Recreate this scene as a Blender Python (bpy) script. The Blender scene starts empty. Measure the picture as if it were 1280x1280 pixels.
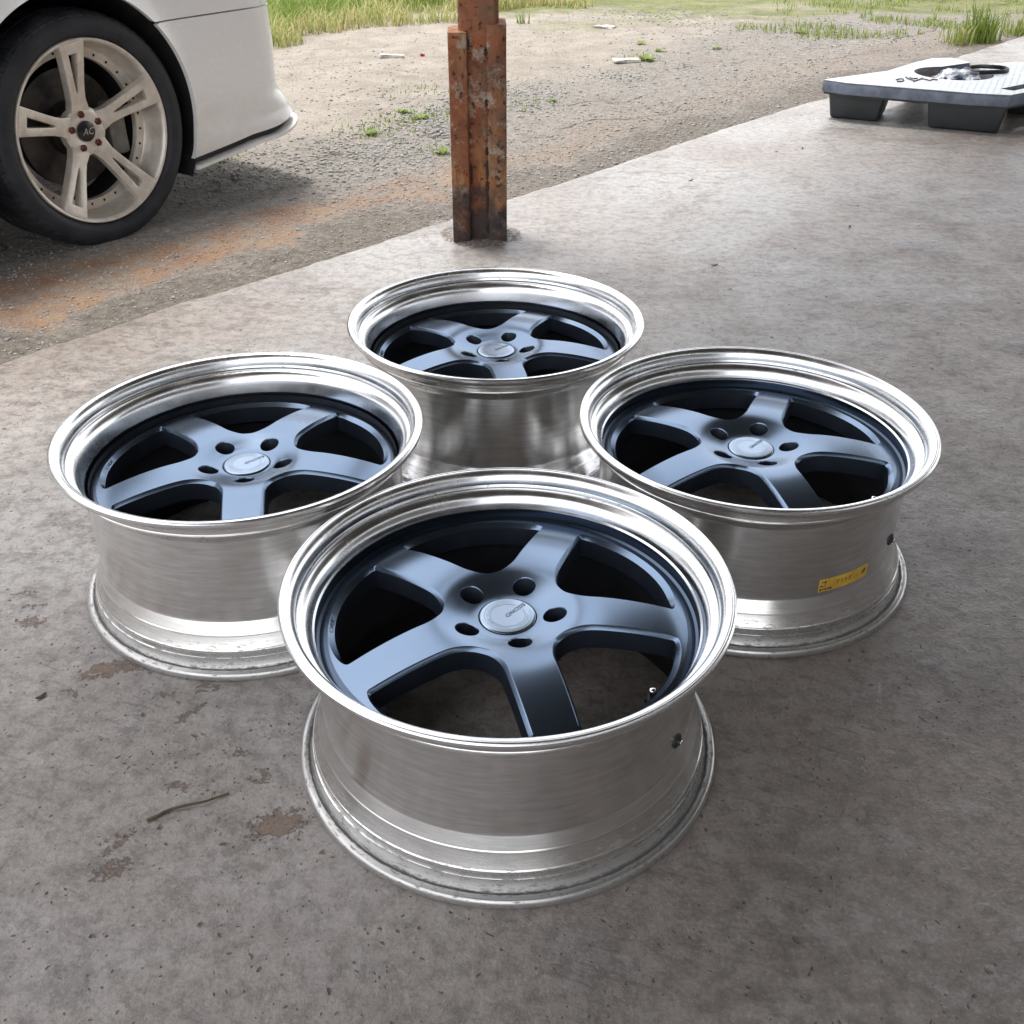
import bpy, bmesh, math, random
import numpy as np
from mathutils import Vector, Matrix, noise as mnoise

random.seed(7); rng = np.random.default_rng(7)
PI = math.pi
R = math.radians
sc = bpy.context.scene
C = sc.collection

# ------------------------------------------------------------------ camera, sky, sun, exposure
CAM_H, CAM_P, CAM_F = .9485, .5691, 1299.7
cam_d = bpy.data.cameras.new('camera'); cam = bpy.data.objects.new('camera', cam_d); C.objects.link(cam)
cam.location = (0, 0, CAM_H); cam.rotation_euler = (PI/2 - CAM_P, 0, 0)
cam_d.sensor_fit = 'HORIZONTAL'; cam_d.sensor_width = 36; cam_d.lens = 36*CAM_F/1280
cam_d.clip_start = .02; cam_d.clip_end = 2000
sc.camera = cam

SUN_EL, SUN_AZ = R(73), R(-42)      # azimuth measured from +y towards +x
world = bpy.data.worlds.new('World'); sc.world = world; world.use_nodes = True
wn = world.node_tree; wn.nodes.clear()
w_out = wn.nodes.new('ShaderNodeOutputWorld'); w_bg = wn.nodes.new('ShaderNodeBackground')
sky = wn.nodes.new('ShaderNodeTexSky'); sky.sky_type = 'NISHITA'; sky.sun_disc = False
sky.sun_elevation = SUN_EL; sky.sun_rotation = SUN_AZ; sky.air_density = 1.0; sky.dust_density = 3.0; sky.ozone_density = 1.0
w_mix = wn.nodes.new('ShaderNodeMix'); w_mix.data_type = 'RGBA'; w_mix.inputs[0].default_value = .62
w_mix.inputs[7].default_value = (11.0, 10.9, 10.8, 1)      # even high cloud veil
wn.links.new(sky.outputs[0], w_mix.inputs[6]); wn.links.new(w_mix.outputs[2], w_bg.inputs[0])
w_bg.inputs[1].default_value = .11
wn.links.new(w_bg.outputs[0], w_out.inputs[0])
sun_d = bpy.data.lights.new('sun', 'SUN'); sun_d.energy = 1.5; sun_d.angle = R(14); sun_d.color = (1, .95, .88)
sun = bpy.data.objects.new('sun', sun_d); C.objects.link(sun)
sdir = Vector((math.sin(SUN_AZ)*math.cos(SUN_EL), math.cos(SUN_AZ)*math.cos(SUN_EL), math.sin(SUN_EL)))
sun.rotation_euler = sdir.to_track_quat('Z', 'Y').to_euler(); sun.location = sdir*20
sc.view_settings.view_transform = 'Standard'; sc.view_settings.look = 'None'
sc.view_settings.exposure = 1.22; sc.view_settings.gamma = 1; sc.view_settings.use_curve_mapping = False

sc.cycles.max_bounces = 6; sc.cycles.diffuse_bounces = 3; sc.cycles.glossy_bounces = 4
# ------------------------------------------------------------------ helpers
cc, ss = math.cos(CAM_P), math.sin(CAM_P)
def gnd(u, v, z=0.):               # photo pixel (1280) -> point on the level plane z
    X = (u-640)/CAM_F; Y = -(v-640)/CAM_F
    d = Vector((X, cc+Y*ss, -ss+Y*cc)); t = (z-CAM_H)/d.z
    return Vector((d.x*t, d.y*t, z))

def meta(o, label=None, cat=None, group=None, kind=None):
    if label: o['label'] = label
    if cat: o['category'] = cat
    if group: o['group'] = group
    if kind: o['kind'] = kind
    return o
def empty(name, loc=(0,0,0), rz=0., label=None, cat=None, group=None):
    o = bpy.data.objects.new(name, None); C.objects.link(o); o.location = loc; o.rotation_euler = (0,0,rz)
    o.empty_display_size = .05
    return meta(o, label, cat, group)
def link(name, me, mat=None, parent=None, loc=None, rz=None):
    o = bpy.data.objects.new(name, me); C.objects.link(o)
    if mat is not None and len(me.materials) == 0: me.materials.append(mat)
    if parent is not None: o.parent = parent
    if loc is not None: o.location = loc
    if rz is not None: o.rotation_euler = (0,0,rz)
    return o
def mesh(name, verts, faces, mat=None, smooth=True, sharp=None):
    me = bpy.data.meshes.new(name)
    me.from_pydata([tuple(v) for v in verts], [], faces); me.update()
    if smooth:
        me.shade_smooth()
        if sharp: me.set_sharp_from_angle(angle=R(sharp))
    if mat: me.materials.append(mat)
    return me
def fast_mesh(name, V, F, mat):    # numpy arrays, all faces with the same corner count
    me = bpy.data.meshes.new(name); V = np.asarray(V, np.float32); F = np.asarray(F, np.int32); k = F.shape[1]
    me.vertices.add(len(V)); me.vertices.foreach_set('co', V.ravel())
    me.loops.add(F.size); me.loops.foreach_set('vertex_index', F.ravel())
    me.polygons.add(len(F)); me.polygons.foreach_set('loop_start', np.arange(0, F.size, k, dtype=np.int32))
    try: me.polygons.foreach_set('loop_total', np.full(len(F), k, np.int32))
    except Exception: pass
    me.update(calc_edges=True); me.validate()
    if mat: me.materials.append(mat)
    return me
def bm_mesh(name, bm, mat=None, smooth=True, sharp=40):
    me = bpy.data.meshes.new(name); bm.normal_update(); bm.to_mesh(me); bm.free()
    if smooth:
        me.shade_smooth(); me.set_sharp_from_angle(angle=R(sharp))
    if mat: me.materials.append(mat)
    return me
def lathe(name, prof, mat=None, segs=180, axis='Z', closed=False, sharp=32):
    V, F = [], []; n = len(prof)
    for i in range(segs):
        a = 2*PI*i/segs; ca, sa = math.cos(a), math.sin(a)
        for r, z in prof:
            V.append((r*ca, r*sa, z) if axis == 'Z' else (r*ca, z, r*sa))
    m = n if closed else n-1
    for i in range(segs):
        for j in range(m):
            a, b = i*n+j, i*n+(j+1) % n; c, d = ((i+1) % segs)*n+(j+1) % n, ((i+1) % segs)*n+j
            F.append((a, d, c, b))
    me = mesh(name, V, F, mat, True, sharp)
    bm = bmesh.new(); bm.from_mesh(me); bmesh.ops.remove_doubles(bm, verts=bm.verts, dist=1e-6)
    bmesh.ops.recalc_face_normals(bm, faces=bm.faces); bm.to_mesh(me); bm.free()
    me.shade_smooth(); me.set_sharp_from_angle(angle=R(sharp))
    return me
def crom(pts, n=5):                # Catmull-Rom through the points
    P = [np.array(p, float) for p in pts]; P = [2*P[0]-P[1]] + P + [2*P[-1]-P[-2]]; out = []
    for i in range(1, len(P)-2):
        p0, p1, p2, p3 = P[i-1:i+3]
        for k in range(n):
            t = k/n
            out.append(.5*((2*p1)+(-p0+p2)*t+(2*p0-5*p1+4*p2-p3)*t*t+(-p0+3*p1-3*p2+p3)*t**3))
    out.append(P[-2]); return [tuple(o) for o in out]
def add_box(bm, c, s, rot=None, taper=1.):
    vs = []
    for z in (-1, 1):
        for x, y in ((-1,-1), (1,-1), (1,1), (-1,1)):
            k = taper if z < 0 else 1
            v = Vector((x*s[0]/2*k, y*s[1]/2*k, z*s[2]/2))
            if rot: v = rot @ v
            vs.append(bm.verts.new(v+Vector(c)))
    for f in ((3,2,1,0), (4,5,6,7), (0,1,5,4), (1,2,6,5), (2,3,7,6), (3,0,4,7)): bm.faces.new([vs[i] for i in f])
def box_mesh(name, c, s, mat, rot=None, taper=1., bevel=0.):
    bm = bmesh.new(); add_box(bm, c, s, rot, taper)
    if bevel: bmesh.ops.bevel(bm, geom=bm.edges[:], offset=bevel, segments=2, affect='EDGES', profile=.5)
    return bm_mesh(name, bm, mat, True, 40)
def tube(name, pts, rad, mat, segs=8, cap=True):
    P = [Vector(p) for p in pts]; n = len(P); V, F = [], []
    rr = rad if hasattr(rad, '__len__') else [rad]*n
    up = Vector((0,0,1))
    for i in range(n):
        d = (P[min(i+1, n-1)]-P[max(i-1, 0)]).normalized()
        a = d.cross(up) if abs(d.z) < .95 else d.cross(Vector((1,0,0))); a.normalize(); b = d.cross(a)
        for k in range(segs):
            t = 2*PI*k/segs; V.append(P[i]+(a*math.cos(t)+b*math.sin(t))*rr[i])
    for i in range(n-1):
        for k in range(segs):
            F.append((i*segs+k, (i+1)*segs+k, (i+1)*segs+(k+1) % segs, i*segs+(k+1) % segs))
    if cap: F.append(tuple(range(segs))); F.append(tuple(reversed(range((n-1)*segs, n*segs))))
    return mesh(name, V, F, mat, True, 50)
def flat_curve(name, splines, extrude, bevel, mat, res=2):   # filled 2-D outline with holes, made into a mesh
    cu = bpy.data.curves.new(name, 'CURVE'); cu.dimensions = '2D'; cu.fill_mode = 'BOTH'
    cu.extrude = extrude; cu.bevel_depth = bevel; cu.bevel_resolution = res; cu.offset = -bevel
    for pts in splines:
        s = cu.splines.new('POLY'); s.points.add(len(pts)-1); s.use_cyclic_u = True
        for p, q in zip(s.points, pts): p.co = (q[0], q[1], 0, 1)
    return curve_to_mesh(name, cu, mat, 35)
def curve_to_mesh(name, cu, mat, sharp=None):
    o = bpy.data.objects.new(name, cu); C.objects.link(o)
    bpy.context.view_layer.update()
    dg = bpy.context.evaluated_depsgraph_get()
    me = bpy.data.meshes.new_from_object(o.evaluated_get(dg)); me.name = name
    bpy.data.objects.remove(o); bpy.data.curves.remove(cu)
    me.materials.clear(); me.materials.append(mat)
    if sharp: me.shade_smooth(); me.set_sharp_from_angle(angle=R(sharp))
    return me
def text_mesh(name, body, size, mat, extrude=.0002, shear=0., spacing=1., scale_x=1.):
    cu = bpy.data.curves.new(name, 'FONT'); cu.body = body; cu.size = size; cu.extrude = extrude
    cu.shear = shear; cu.space_character = spacing; cu.resolution_u = 3
    me = curve_to_mesh(name, cu, mat)
    for v in me.vertices: v.co.x *= scale_x
    return me

# ------------------------------------------------------------------ materials
class NT:
    def __init__(s, name):
        s.m = bpy.data.materials.new(name); s.m.use_nodes = True; s.t = s.m.node_tree
        s.b = s.t.nodes['Principled BSDF']; s.out = s.t.nodes['Material Output']
    def n(s, typ, **kw):
        x = s.t.nodes.new('ShaderNode'+typ)
        for k, v in kw.items(): setattr(x, k, v)
        return x
    def l(s, a, b): s.t.links.new(a, b)
    def put(s, sock, val):
        if hasattr(val, 'is_output'): s.l(val, sock)
        elif isinstance(val, (tuple, list)) and len(val) == 3 and len(sock.default_value) == 4: sock.default_value = (*val, 1)
        else: sock.default_value = val
    def math(s, op, a, b=0., c=0.):
        x = s.n('Math', operation=op); s.put(x.inputs[0], a); s.put(x.inputs[1], b); s.put(x.inputs[2], c); return x.outputs[0]
    def mix(s, f, a, b, mode='MIX'):
        x = s.n('Mix', data_type='RGBA', blend_type=mode); s.put(x.inputs[0], f); s.put(x.inputs[6], a); s.put(x.inputs[7], b); return x.outputs[2]
    def noise(s, vec, scale, detail=4., rough=.55, dist=0., out=0):
        x = s.n('TexNoise'); x.inputs['Scale'].default_value = scale; x.inputs['Detail'].default_value = detail
        x.inputs['Roughness'].default_value = rough; x.inputs['Distortion'].default_value = dist
        if vec is not None: s.l(vec, x.inputs['Vector'])
        return x.outputs[out]
    def voro(s, vec, scale, out='Distance', feature='F1', rand=1.):
        x = s.n('TexVoronoi', feature=feature); x.inputs['Scale'].default_value = scale; x.inputs['Randomness'].default_value = rand
        if vec is not None: s.l(vec, x.inputs['Vector'])
        return x.outputs[out]
    def ramp(s, f, a, b, lo=0., hi=1., smooth=True):
        x = s.n('MapRange'); x.interpolation_type = 'SMOOTHSTEP' if smooth else 'LINEAR'
        s.put(x.inputs[0], f); s.put(x.inputs[1], a); s.put(x.inputs[2], b); s.put(x.inputs[3], lo); s.put(x.inputs[4], hi); return x.outputs[0]
    def pos(s): return s.n('NewGeometry').outputs['Position']
    def obj(s): return s.n('TexCoord').outputs['Object']
    def sep(s, v): x = s.n('SeparateXYZ'); s.l(v, x.inputs[0]); return x.outputs
    def comb(s, x, y, z): c = s.n('CombineXYZ'); s.put(c.inputs[0], x); s.put(c.inputs[1], y); s.put(c.inputs[2], z); return c.outputs[0]
    def scale(s, v, k): x = s.n('VectorMath', operation='MULTIPLY'); s.l(v, x.inputs[0]); x.inputs[1].default_value = k; return x.outputs[0]
    def dot(s, v, k): x = s.n('VectorMath', operation='DOT_PRODUCT'); s.l(v, x.inputs[0]); x.inputs[1].default_value = k; return x.outputs['Value']
    def bump(s, h, strength, dist, normal=None):
        x = s.n('Bump'); x.inputs['Strength'].default_value = strength; x.inputs['Distance'].default_value = dist
        s.l(h, x.inputs['Height'])
        if normal is not None: s.l(normal, x.inputs['Normal'])
        return x.outputs[0]
    def set(s, **kw):
        for k, v in kw.items(): s.put(s.b.inputs[{'base':'Base Color','rough':'Roughness','metal':'Metallic','spec':'Specular IOR Level','normal':'Normal','aniso':'Anisotropic','coat':'Coat Weight','coat_r':'Coat Roughness','tan':'Tangent','trans':'Transmission Weight','ior':'IOR','sheen':'Sheen Weight'}[k]], v)
        return s.m
def plain(name, col, rough=.5, metal=0., var=.12, vscale=30., bump=.0, spec=.5):
    t = NT(name); p = t.obj(); n = t.noise(p, vscale, 3)
    t.set(base=t.mix(t.ramp(n, .3, .7), tuple(c*(1-var) for c in col), tuple(min(1, c*(1+var)) for c in col)),
          rough=t.ramp(n, .25, .75, rough*.88, min(1, rough*1.12)), metal=metal, spec=spec)
    if bump: t.set(normal=t.bump(t.noise(p, vscale*6, 4), bump, .002))
    return t.m

N2 = (-.746, .666, 0)              # horizontal direction from the workshop floor out to the yard
EDGE = 2.236                       # floor edge: N2 . p

def m_concrete():
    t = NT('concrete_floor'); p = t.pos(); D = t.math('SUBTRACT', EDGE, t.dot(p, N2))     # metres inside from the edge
    big = t.noise(p, 1.1, 3, .6); mid = t.noise(p, 4.5, 5, .66); fine = t.noise(p, 42, 5, .70)
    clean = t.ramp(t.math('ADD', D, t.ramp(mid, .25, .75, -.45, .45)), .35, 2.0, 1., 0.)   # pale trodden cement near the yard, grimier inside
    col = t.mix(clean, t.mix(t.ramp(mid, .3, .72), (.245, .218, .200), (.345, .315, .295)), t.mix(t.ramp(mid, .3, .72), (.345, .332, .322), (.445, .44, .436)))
    col = t.mix(t.ramp(big, .38, .60, 0, .6), col, (.270, .215, .178))                        # warm dusty areas
    col = t.mix(t.ramp(t.noise(p, 2.2, 4, .65), .50, .66, 0, .5), col, (.285, .28, .29))
    m2 = t.noise(t.scale(p, (1, 1.4, 1)), 12, 6, .76)
    dirty = t.ramp(t.noise(t.scale(p, (1, 1, 1)), 1.6, 3, .6), .36, .64)
    col = t.mix(t.math('MULTIPLY', t.ramp(m2, .51, .60), t.math('ADD', t.math('MULTIPLY', dirty, .5), .12)), col, (.125, .108, .096))
    col = t.mix(t.math('MULTIPLY', t.ramp(m2, .38, .46, 1, 0), .32), col, (.46, .435, .41))
    grime_shade = t.ramp(t.math('ADD', D, t.math('ADD', t.ramp(mid, .25, .75, -.35, .35), t.ramp(m2, .3, .7, .3, -.3))), 1.4, 2.45, 0, .70)   # trodden dirt plus roof shade put into the colour, towards the back
    col = t.mix(grime_shade, col, t.mix(t.ramp(m2, .42, .56), (.20, .185, .172), (.088, .078, .071)))
    # dark drag marks, scrubbed in one direction
    mk = t.noise(t.comb(t.math('MULTIPLY', t.dot(p, (.93, -.37, 0)), 11), t.math('MULTIPLY', t.dot(p, (.37, .93, 0)), 62), 3.3), 1.5, 4, .7)
    mm = t.math('MULTIPLY', t.ramp(mk, .57, .64), t.ramp(big, .42, .58))
    col = t.mix(t.math('MULTIPLY', mm, .6), col, (.12, .10, .085))
    # thin pale scratches
    sw = t.noise(t.comb(t.math('MULTIPLY', t.dot(p, (.3, .95, 0)), 5), t.math('MULTIPLY', t.dot(p, (-.95, .3, 0)), 90), 7), 1.4, 3, .5, .8)
    sm = t.math('MULTIPLY', t.ramp(sw, .66, .70), t.ramp(big, .5, .6))
    col = t.mix(t.math('MULTIPLY', sm, .22), col, (.5, .47, .44))
    # pits of several sizes
    wob = t.n('VectorMath', operation='ADD'); t.l(p, wob.inputs[0]); t.l(t.scale(t.noise(p, 30, 3, .5, 0, 1), (.03, .03, 0)), wob.inputs[1]); wp = wob.outputs[0]
    pit = 0
    for sca, th, pr in ((26, .15, .66), (60, .17, .58), (130, .22, .52)):
        cell = t.n('TexVoronoi'); cell.inputs['Scale'].default_value = sca; t.l(wp, cell.inputs['Vector'])
        v = cell.outputs['Distance']; rnd = t.sep(cell.outputs['Color'])[0]
        k = t.math('MULTIPLY', t.ramp(v, th*.45, th, 1, 0), t.ramp(t.math('ADD', rnd, t.ramp(mid, .3, .7, -.12, .12)), pr+.24, pr+.27))
        pit = k if pit == 0 else t.math('MAXIMUM', pit, k)
    col = t.mix(t.math('MULTIPLY', pit, .78), col, (.085, .068, .055))
    # spalled brown patches, each at its own place on the floor
    sd_ = t.n('Attribute', attribute_name='spall').outputs['Fac']
    sp = t.ramp(t.math('ADD', sd_, t.ramp(t.noise(p, 85, 5, .75), .25, .75, -.016, .016)), -.0025, .0025, 1, 0)
    col = t.mix(t.math('MULTIPLY', sp, .8), col, t.mix(t.ramp(fine, .35, .65), (.13, .085, .058), (.24, .165, .12)))
    col = t.mix(t.ramp(fine, .42, .66, 0, .75), col, t.mix(.6, col, (.07, .06, .052)))
    grain = t.noise(p, 190, 3, .75); col = t.mix(t.ramp(grain, .5, .68, 0, .5), col, t.mix(.6, col, (.06, .05, .045))); col = t.mix(t.ramp(grain, .32, .44, .35, 0), col, t.mix(.5, col, (.62, .58, .54)))
    rg = t.ramp(mid, .3, .72, .34, .58)
    rg = t.math('ADD', rg, t.math('ADD', t.math('MULTIPLY', sp, .25), t.math('MULTIPLY', pit, .25)))
    h = t.math('ADD', t.math('MULTIPLY', fine, .7), t.math('ADD', t.math('MULTIPLY', mid, .6), t.math('MULTIPLY', grain, .12)))
    h = t.math('SUBTRACT', h, t.math('ADD', t.math('MULTIPLY', pit, .55), t.math('MULTIPLY', sp, t.ramp(fine, .3, .7, .2, .5))))
    nb = t.bump(h, .9, .005)
    return t.set(base=col, rough=rg, spec=.5, normal=nb)
SPALL = [(135,836,.030,.014,.3), (170,832,.018,.010,-.4), (38,778,.014,.012,.2), (45,758,.010,.004,0), (148,1050,.020,.007,.8), (140,1086,.018,.010,.5),
         (235,893,.016,.006,.8), (348,1030,.030,.018,.4), (325,972,.009,.008,0), (90,866,.006,.003,0), (300,940,.008,.006,.3), (35,742,.012,.004,0), (225,985,.012,.006,0), 
         (1205,527,.007,.003,0), (260,860,.012,.006,.2), (205,868,.012,.004,0)]

def m_ground():
    t = NT('yard_dirt'); p = t.pos(); wv = t.noise(p, 1.1, 5, .6, .4); w2 = t.noise(p, 5, 6, .65, .3); fine = t.noise(p, 38, 6, .7); grit = t.noise(p, 170, 4, .7)
    s = t.dot(p, (.666, .746, 0)); D = t.math('SUBTRACT', t.dot(p, N2), EDGE)
    Dn = t.math('ADD', D, t.math('ADD', t.ramp(wv, .2, .8, -.22, .22), t.ramp(w2, .2, .8, -.10, .10)))
    tan = t.mix(t.ramp(w2, .3, .7), (.30, .265, .22), (.42, .378, .325))
    grey = t.mix(t.ramp(fine, .3, .7), (.20, .185, .165), (.37, .345, .315))
    rust = t.mix(t.ramp(w2, .35, .65), (.30, .145, .075), (.40, .255, .155))
    dark = t.mix(t.ramp(fine, .3, .7), (.10, .085, .072), (.25, .225, .195))
    col = t.mix(t.ramp(t.math('ADD', Dn, t.math('MULTIPLY', s, -.06)), .85, 1.45), grey, tan)
    rk = t.math('MULTIPLY', t.ramp(Dn, .22, .34), t.ramp(Dn, .48, .68, 1, 0))
    rk = t.math('MULTIPLY', rk, t.math('MULTIPLY', t.ramp(s, 1.0, 4.2, .9, .2), t.ramp(t.noise(p, 9, 5, .7), .35, .6, .25, 1)))
    col = t.mix(rk, col, rust)
    col = t.mix(t.ramp(Dn, .16, .32, .85, 0), col, dark)
    col = t.mix(t.ramp(t.noise(p, 2.3, 5, .65, .6), .55, .68, 0, .6), col, (.235, .205, .175))
    yy = t.sep(p)[1]
    gr = t.math('MULTIPLY', t.ramp(t.math('ADD', yy, t.ramp(wv, .2, .8, -.9, .9)), 7.6, 8.6), t.ramp(t.noise(p, .8, 3), .3, .5, .85, 1))
    col = t.mix(gr, col, t.mix(t.ramp(w2, .3, .7), (.12, .15, .04), (.24, .25, .09)))
    # hairline cracks running along the edge
    ck = 0
    for d0, k in ((.52, .9), (.80, 1.7), (1.02, 2.9)):
        e = t.math('ABSOLUTE', t.math('SUBTRACT', t.math('ADD', D, t.math('ADD', t.ramp(t.noise(p, 1.3*k, 3), .2, .8, -.16, .16), t.ramp(t.noise(p, 17, 3), .2, .8, -.015, .015))), d0))
        c = t.math('MULTIPLY', t.ramp(e, .003, .008, 1, 0), t.ramp(t.noise(p, .7*k, 2), .47, .55))
        ck = c if ck == 0 else t.math('MAXIMUM', ck, c)
    col = t.mix(t.math('MULTIPLY', ck, .85), col, (.04, .035, .03))
    col = t.mix(t.ramp(grit, .32, .7, .45, 0), col, (.10, .088, .075))
    st = t.voro(p, 75); col = t.mix(t.ramp(st, .12, .3, .35, 0), col, (.5, .47, .42))
    h = t.math('ADD', t.math('MULTIPLY', fine, .9), t.math('ADD', t.math('MULTIPLY', grit, .35), t.math('MULTIPLY', t.voro(p, 60), .6)))
    h = t.math('SUBTRACT', h, ck)
    return t.set(base=col, rough=.92, spec=.25, normal=t.bump(h, .9, .010))

def cyl(t, p):
    x, y, z = t.sep(p); return t.math('ARCTAN2', y, x), t.math('SQRT', t.math('ADD', t.math('POWER', x, 2), t.math('POWER', y, 2))), z
def tangent(t):
    g = t.n('Tangent', direction_type='RADIAL', axis='Z'); return g.outputs[0]
def m_lip():
    t = NT('polished_aluminium'); p = t.obj(); sm = t.noise(p, 17, 3, .6)
    return t.set(base=t.mix(t.ramp(sm, .3, .75), (.84, .85, .86), (.92, .925, .93)), metal=1., rough=t.ramp(sm, .3, .75, .21, .30))
def m_barrel():
    t = NT('turned_aluminium'); p = t.obj(); a, r, z = cyl(t, p)
    ca, sa = t.math('COSINE', a), t.math('SINE', a)
    strk = t.noise(t.comb(t.math('MULTIPLY', ca, 3.5), t.math('MULTIPLY', sa, 3.5), t.math('MULTIPLY', z, 150)), 1.3, 4, .6)
    ln = t.noise(t.comb(t.math('MULTIPLY', ca, 1.5), t.math('MULTIPLY', sa, 1.5), t.math('MULTIPLY', t.math('ADD', z, t.math('MULTIPLY', r, .6)), 900)), 1., 2, .5)
    cloud = t.noise(p, 13, 4, .6)
    spk = t.noise(t.comb(t.math('MULTIPLY', ca, 16), t.math('MULTIPLY', sa, 16), t.math('MULTIPLY', t.math('SUBTRACT', z, r), 190)), 1.0, 5, .72)
    low = t.ramp(z, .034, .060, 1, 0)      # tyre-bead grime at the foot of the rim
    g = t.math('MULTIPLY', t.ramp(spk, .55, .61), t.math('MULTIPLY', low, .55))
    g = t.math('MAXIMUM', g, t.math('MULTIPLY', t.ramp(z, .205, .212), t.ramp(spk, .60, .66, 0, .55)))
    g = t.math('MAXIMUM', g, t.math('MULTIPLY', t.ramp(z, .02, .021, 1, 0), t.ramp(t.math('ADD', t.math('ABSOLUTE', t.math('SUBTRACT', r, .2470)), t.ramp(spk, .3, .7, -.0012, .0012)), .0010, .0030, .85, 0)))
    col = t.mix(t.ramp(strk, .3, .72), (.72, .715, .705), (.90, .90, .90))
    col = t.mix(t.ramp(cloud, .4, .7, 0, .5), col, (.74, .725, .70))
    col = t.mix(t.ramp(z, .012, .016, .55, 0), col, (.36, .35, .335))
    col = t.mix(g, col, (.06, .056, .052))
    rg = t.math('ADD', t.ramp(cloud, .3, .7, .17, .27), t.math('ADD', t.math('MULTIPLY', g, .3), t.ramp(z, .016, .03, .12, 0)))
    return t.set(base=col, metal=t.math('SUBTRACT', 1, t.math('MAXIMUM', t.math('MULTIPLY', g, .7), t.ramp(z, .016, .024, .10, 0))), rough=rg, normal=t.bump(ln, .10, .0006))
def m_spoke():
    t = NT('satin_gunmetal_blue'); p = t.obj(); n = t.noise(p, 9, 3, .6)
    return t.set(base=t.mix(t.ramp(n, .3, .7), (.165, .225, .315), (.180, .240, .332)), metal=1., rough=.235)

MAT = {}
def build_mats():
    M = MAT
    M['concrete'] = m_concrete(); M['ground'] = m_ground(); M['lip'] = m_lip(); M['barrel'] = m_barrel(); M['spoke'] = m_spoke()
    M['inner'] = plain('dark_coated_barrel', (.022, .024, .03), .38, .3, .3, 9)
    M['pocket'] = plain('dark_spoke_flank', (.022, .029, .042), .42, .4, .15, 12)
    M['engraving'] = plain('fine_engraving', (.10, .125, .155), .4, .6)
    M['ring'] = plain('dark_satin_ring', (.085, .112, .155), .30, 1., .05, 9)
    M['ink'] = plain('dark_engraving', (.012, .014, .02), .5)
    M['cap'] = plain('brushed_cap', (.30, .37, .46), .24, 1., .03, 12)
    M['chrome'] = plain('chrome', (.88, .88, .89), .07, 1., .03)
    M['rubber'] = plain('black_rubber', (.018, .018, .02), .55, 0, .3, 40)
    M['sticker'] = plain('yellow_label_paper', (.55, .34, .045), .45, 0, .18, 50)
    # rusty steel with remains of paint
    t = NT('rusty_steel'); p = t.obj(); n = t.noise(p, 9, 7, .68, .5); f = t.noise(p, 55, 6, .7); s_ = t.noise(t.scale(p, (1, 1, .22)), 16, 6, .65, .4); z = t.sep(p)[2]
    col = t.mix(t.ramp(n, .35, .65), (.17, .050, .022), (.34, .115, .045))
    col = t.mix(t.ramp(s_, .5, .64, 0, .75), col, (.40, .205, .085))
    col = t.mix(t.math('MULTIPLY', t.ramp(t.sep(p)[0], -.02, .04, .25, .75), t.ramp(t.noise(p, 8, 4, .65), .35, .62)), col, (.135, .105, .075))
    col = t.mix(t.ramp(t.noise(p, 13, 5, .78), .53, .62, 0, .7), col, t.mix(t.ramp(f, .4, .6), (.40, .37, .31), (.26, .20, .14)))
    col = t.mix(t.ramp(f, .56, .63, 0, .85), col, (.038, .018, .012))
    col = t.mix(t.ramp(t.math('ADD', z, t.ramp(n, .3, .7, -.09, .09)), .03, .16, .85, 0), col, (.035, .034, .037))
    MAT['rust'] = t.set(base=col, rough=t.ramp(f, .3, .7, .6, .85), metal=.15, spec=.4, normal=t.bump(t.math('ADD', f, n), .8, .004))
    M['weld'] = plain('weld_scale', (.035, .022, .016), .75, .2, .5, 60, .8)
    # car paint
    t = NT('pearl_white_paint'); p = t.obj(); n = t.noise(p, 7, 5, .6); f = t.noise(p, 90, 4, .7); z = t.sep(p)[2]
    dirt = t.math('MULTIPLY', t.ramp(t.math('ADD', z, t.ramp(n, .3, .7, -.1, .1)), .2, .36, .3, .03), t.ramp(f, .3, .7, .6, 1))
    MAT['paint'] = t.set(base=t.mix(dirt, (.88, .878, .87), (.55, .52, .47)), rough=t.math('ADD', .26, t.math('MULTIPLY', dirt, .5)), coat=.7, coat_r=.08, normal=t.bump(t.noise(p, 3.2, 2), .12, .01))
    t = NT('tyre_rubber'); p = t.obj(); n = t.noise(p, 14, 6, .65); f = t.noise(p, 160, 3); tx_, ty_, tz_ = t.sep(p); TA = t.math('ARCTAN2', tz_, tx_); TRR = t.math('SQRT', t.math('ADD', t.math('POWER', tx_, 2), t.math('POWER', tz_, 2)))
    MAT['tyre'] = t.set(base=t.mix(t.ramp(n, .35, .7), (.016, .018, .024), (.036, .037, .042)), rough=t.ramp(n, .3, .7, .48, .68), spec=.4, normal=t.bump(t.math('ADD', t.math('MULTIPLY', f, .15), t.math('ADD', t.math('MULTIPLY', t.ramp(t.math('SINE', t.math('MULTIPLY', TA, 64)), -.3, .3), t.ramp(TRR, .298, .303)), t.ramp(t.math('SINE', t.math('MULTIPLY', TRR, 900)), .6, .9, 0, .25))), .8, .004))
    t = NT('champagne_alloy'); p = t.obj(); n = t.noise(p, 18, 6, .65, .4)
    MAT['alloy'] = t.set(base=t.mix(t.ramp(n, .35, .7), (.62, .57, .50), (.82, .77, .70)), metal=.45, rough=t.ramp(n, .3, .7, .34, .5), coat=.25, coat_r=.2)
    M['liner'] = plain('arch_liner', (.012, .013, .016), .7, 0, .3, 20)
    M['lug'] = plain('red_brown_lug', (.10, .028, .024), .35, .5, .25, 90)
    M['capblack'] = plain('black_cap', (.012, .013, .014), .25, 0, .1)
    M['white_print'] = plain('white_print', (.75, .75, .75), .5)
    M['brake'] = plain('brake_iron', (.075, .07, .068), .42, .8, .25, 30)
    M['caliper'] = plain('caliper_grey', (.20, .195, .18), .5, .4, .2, 30)
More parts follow.
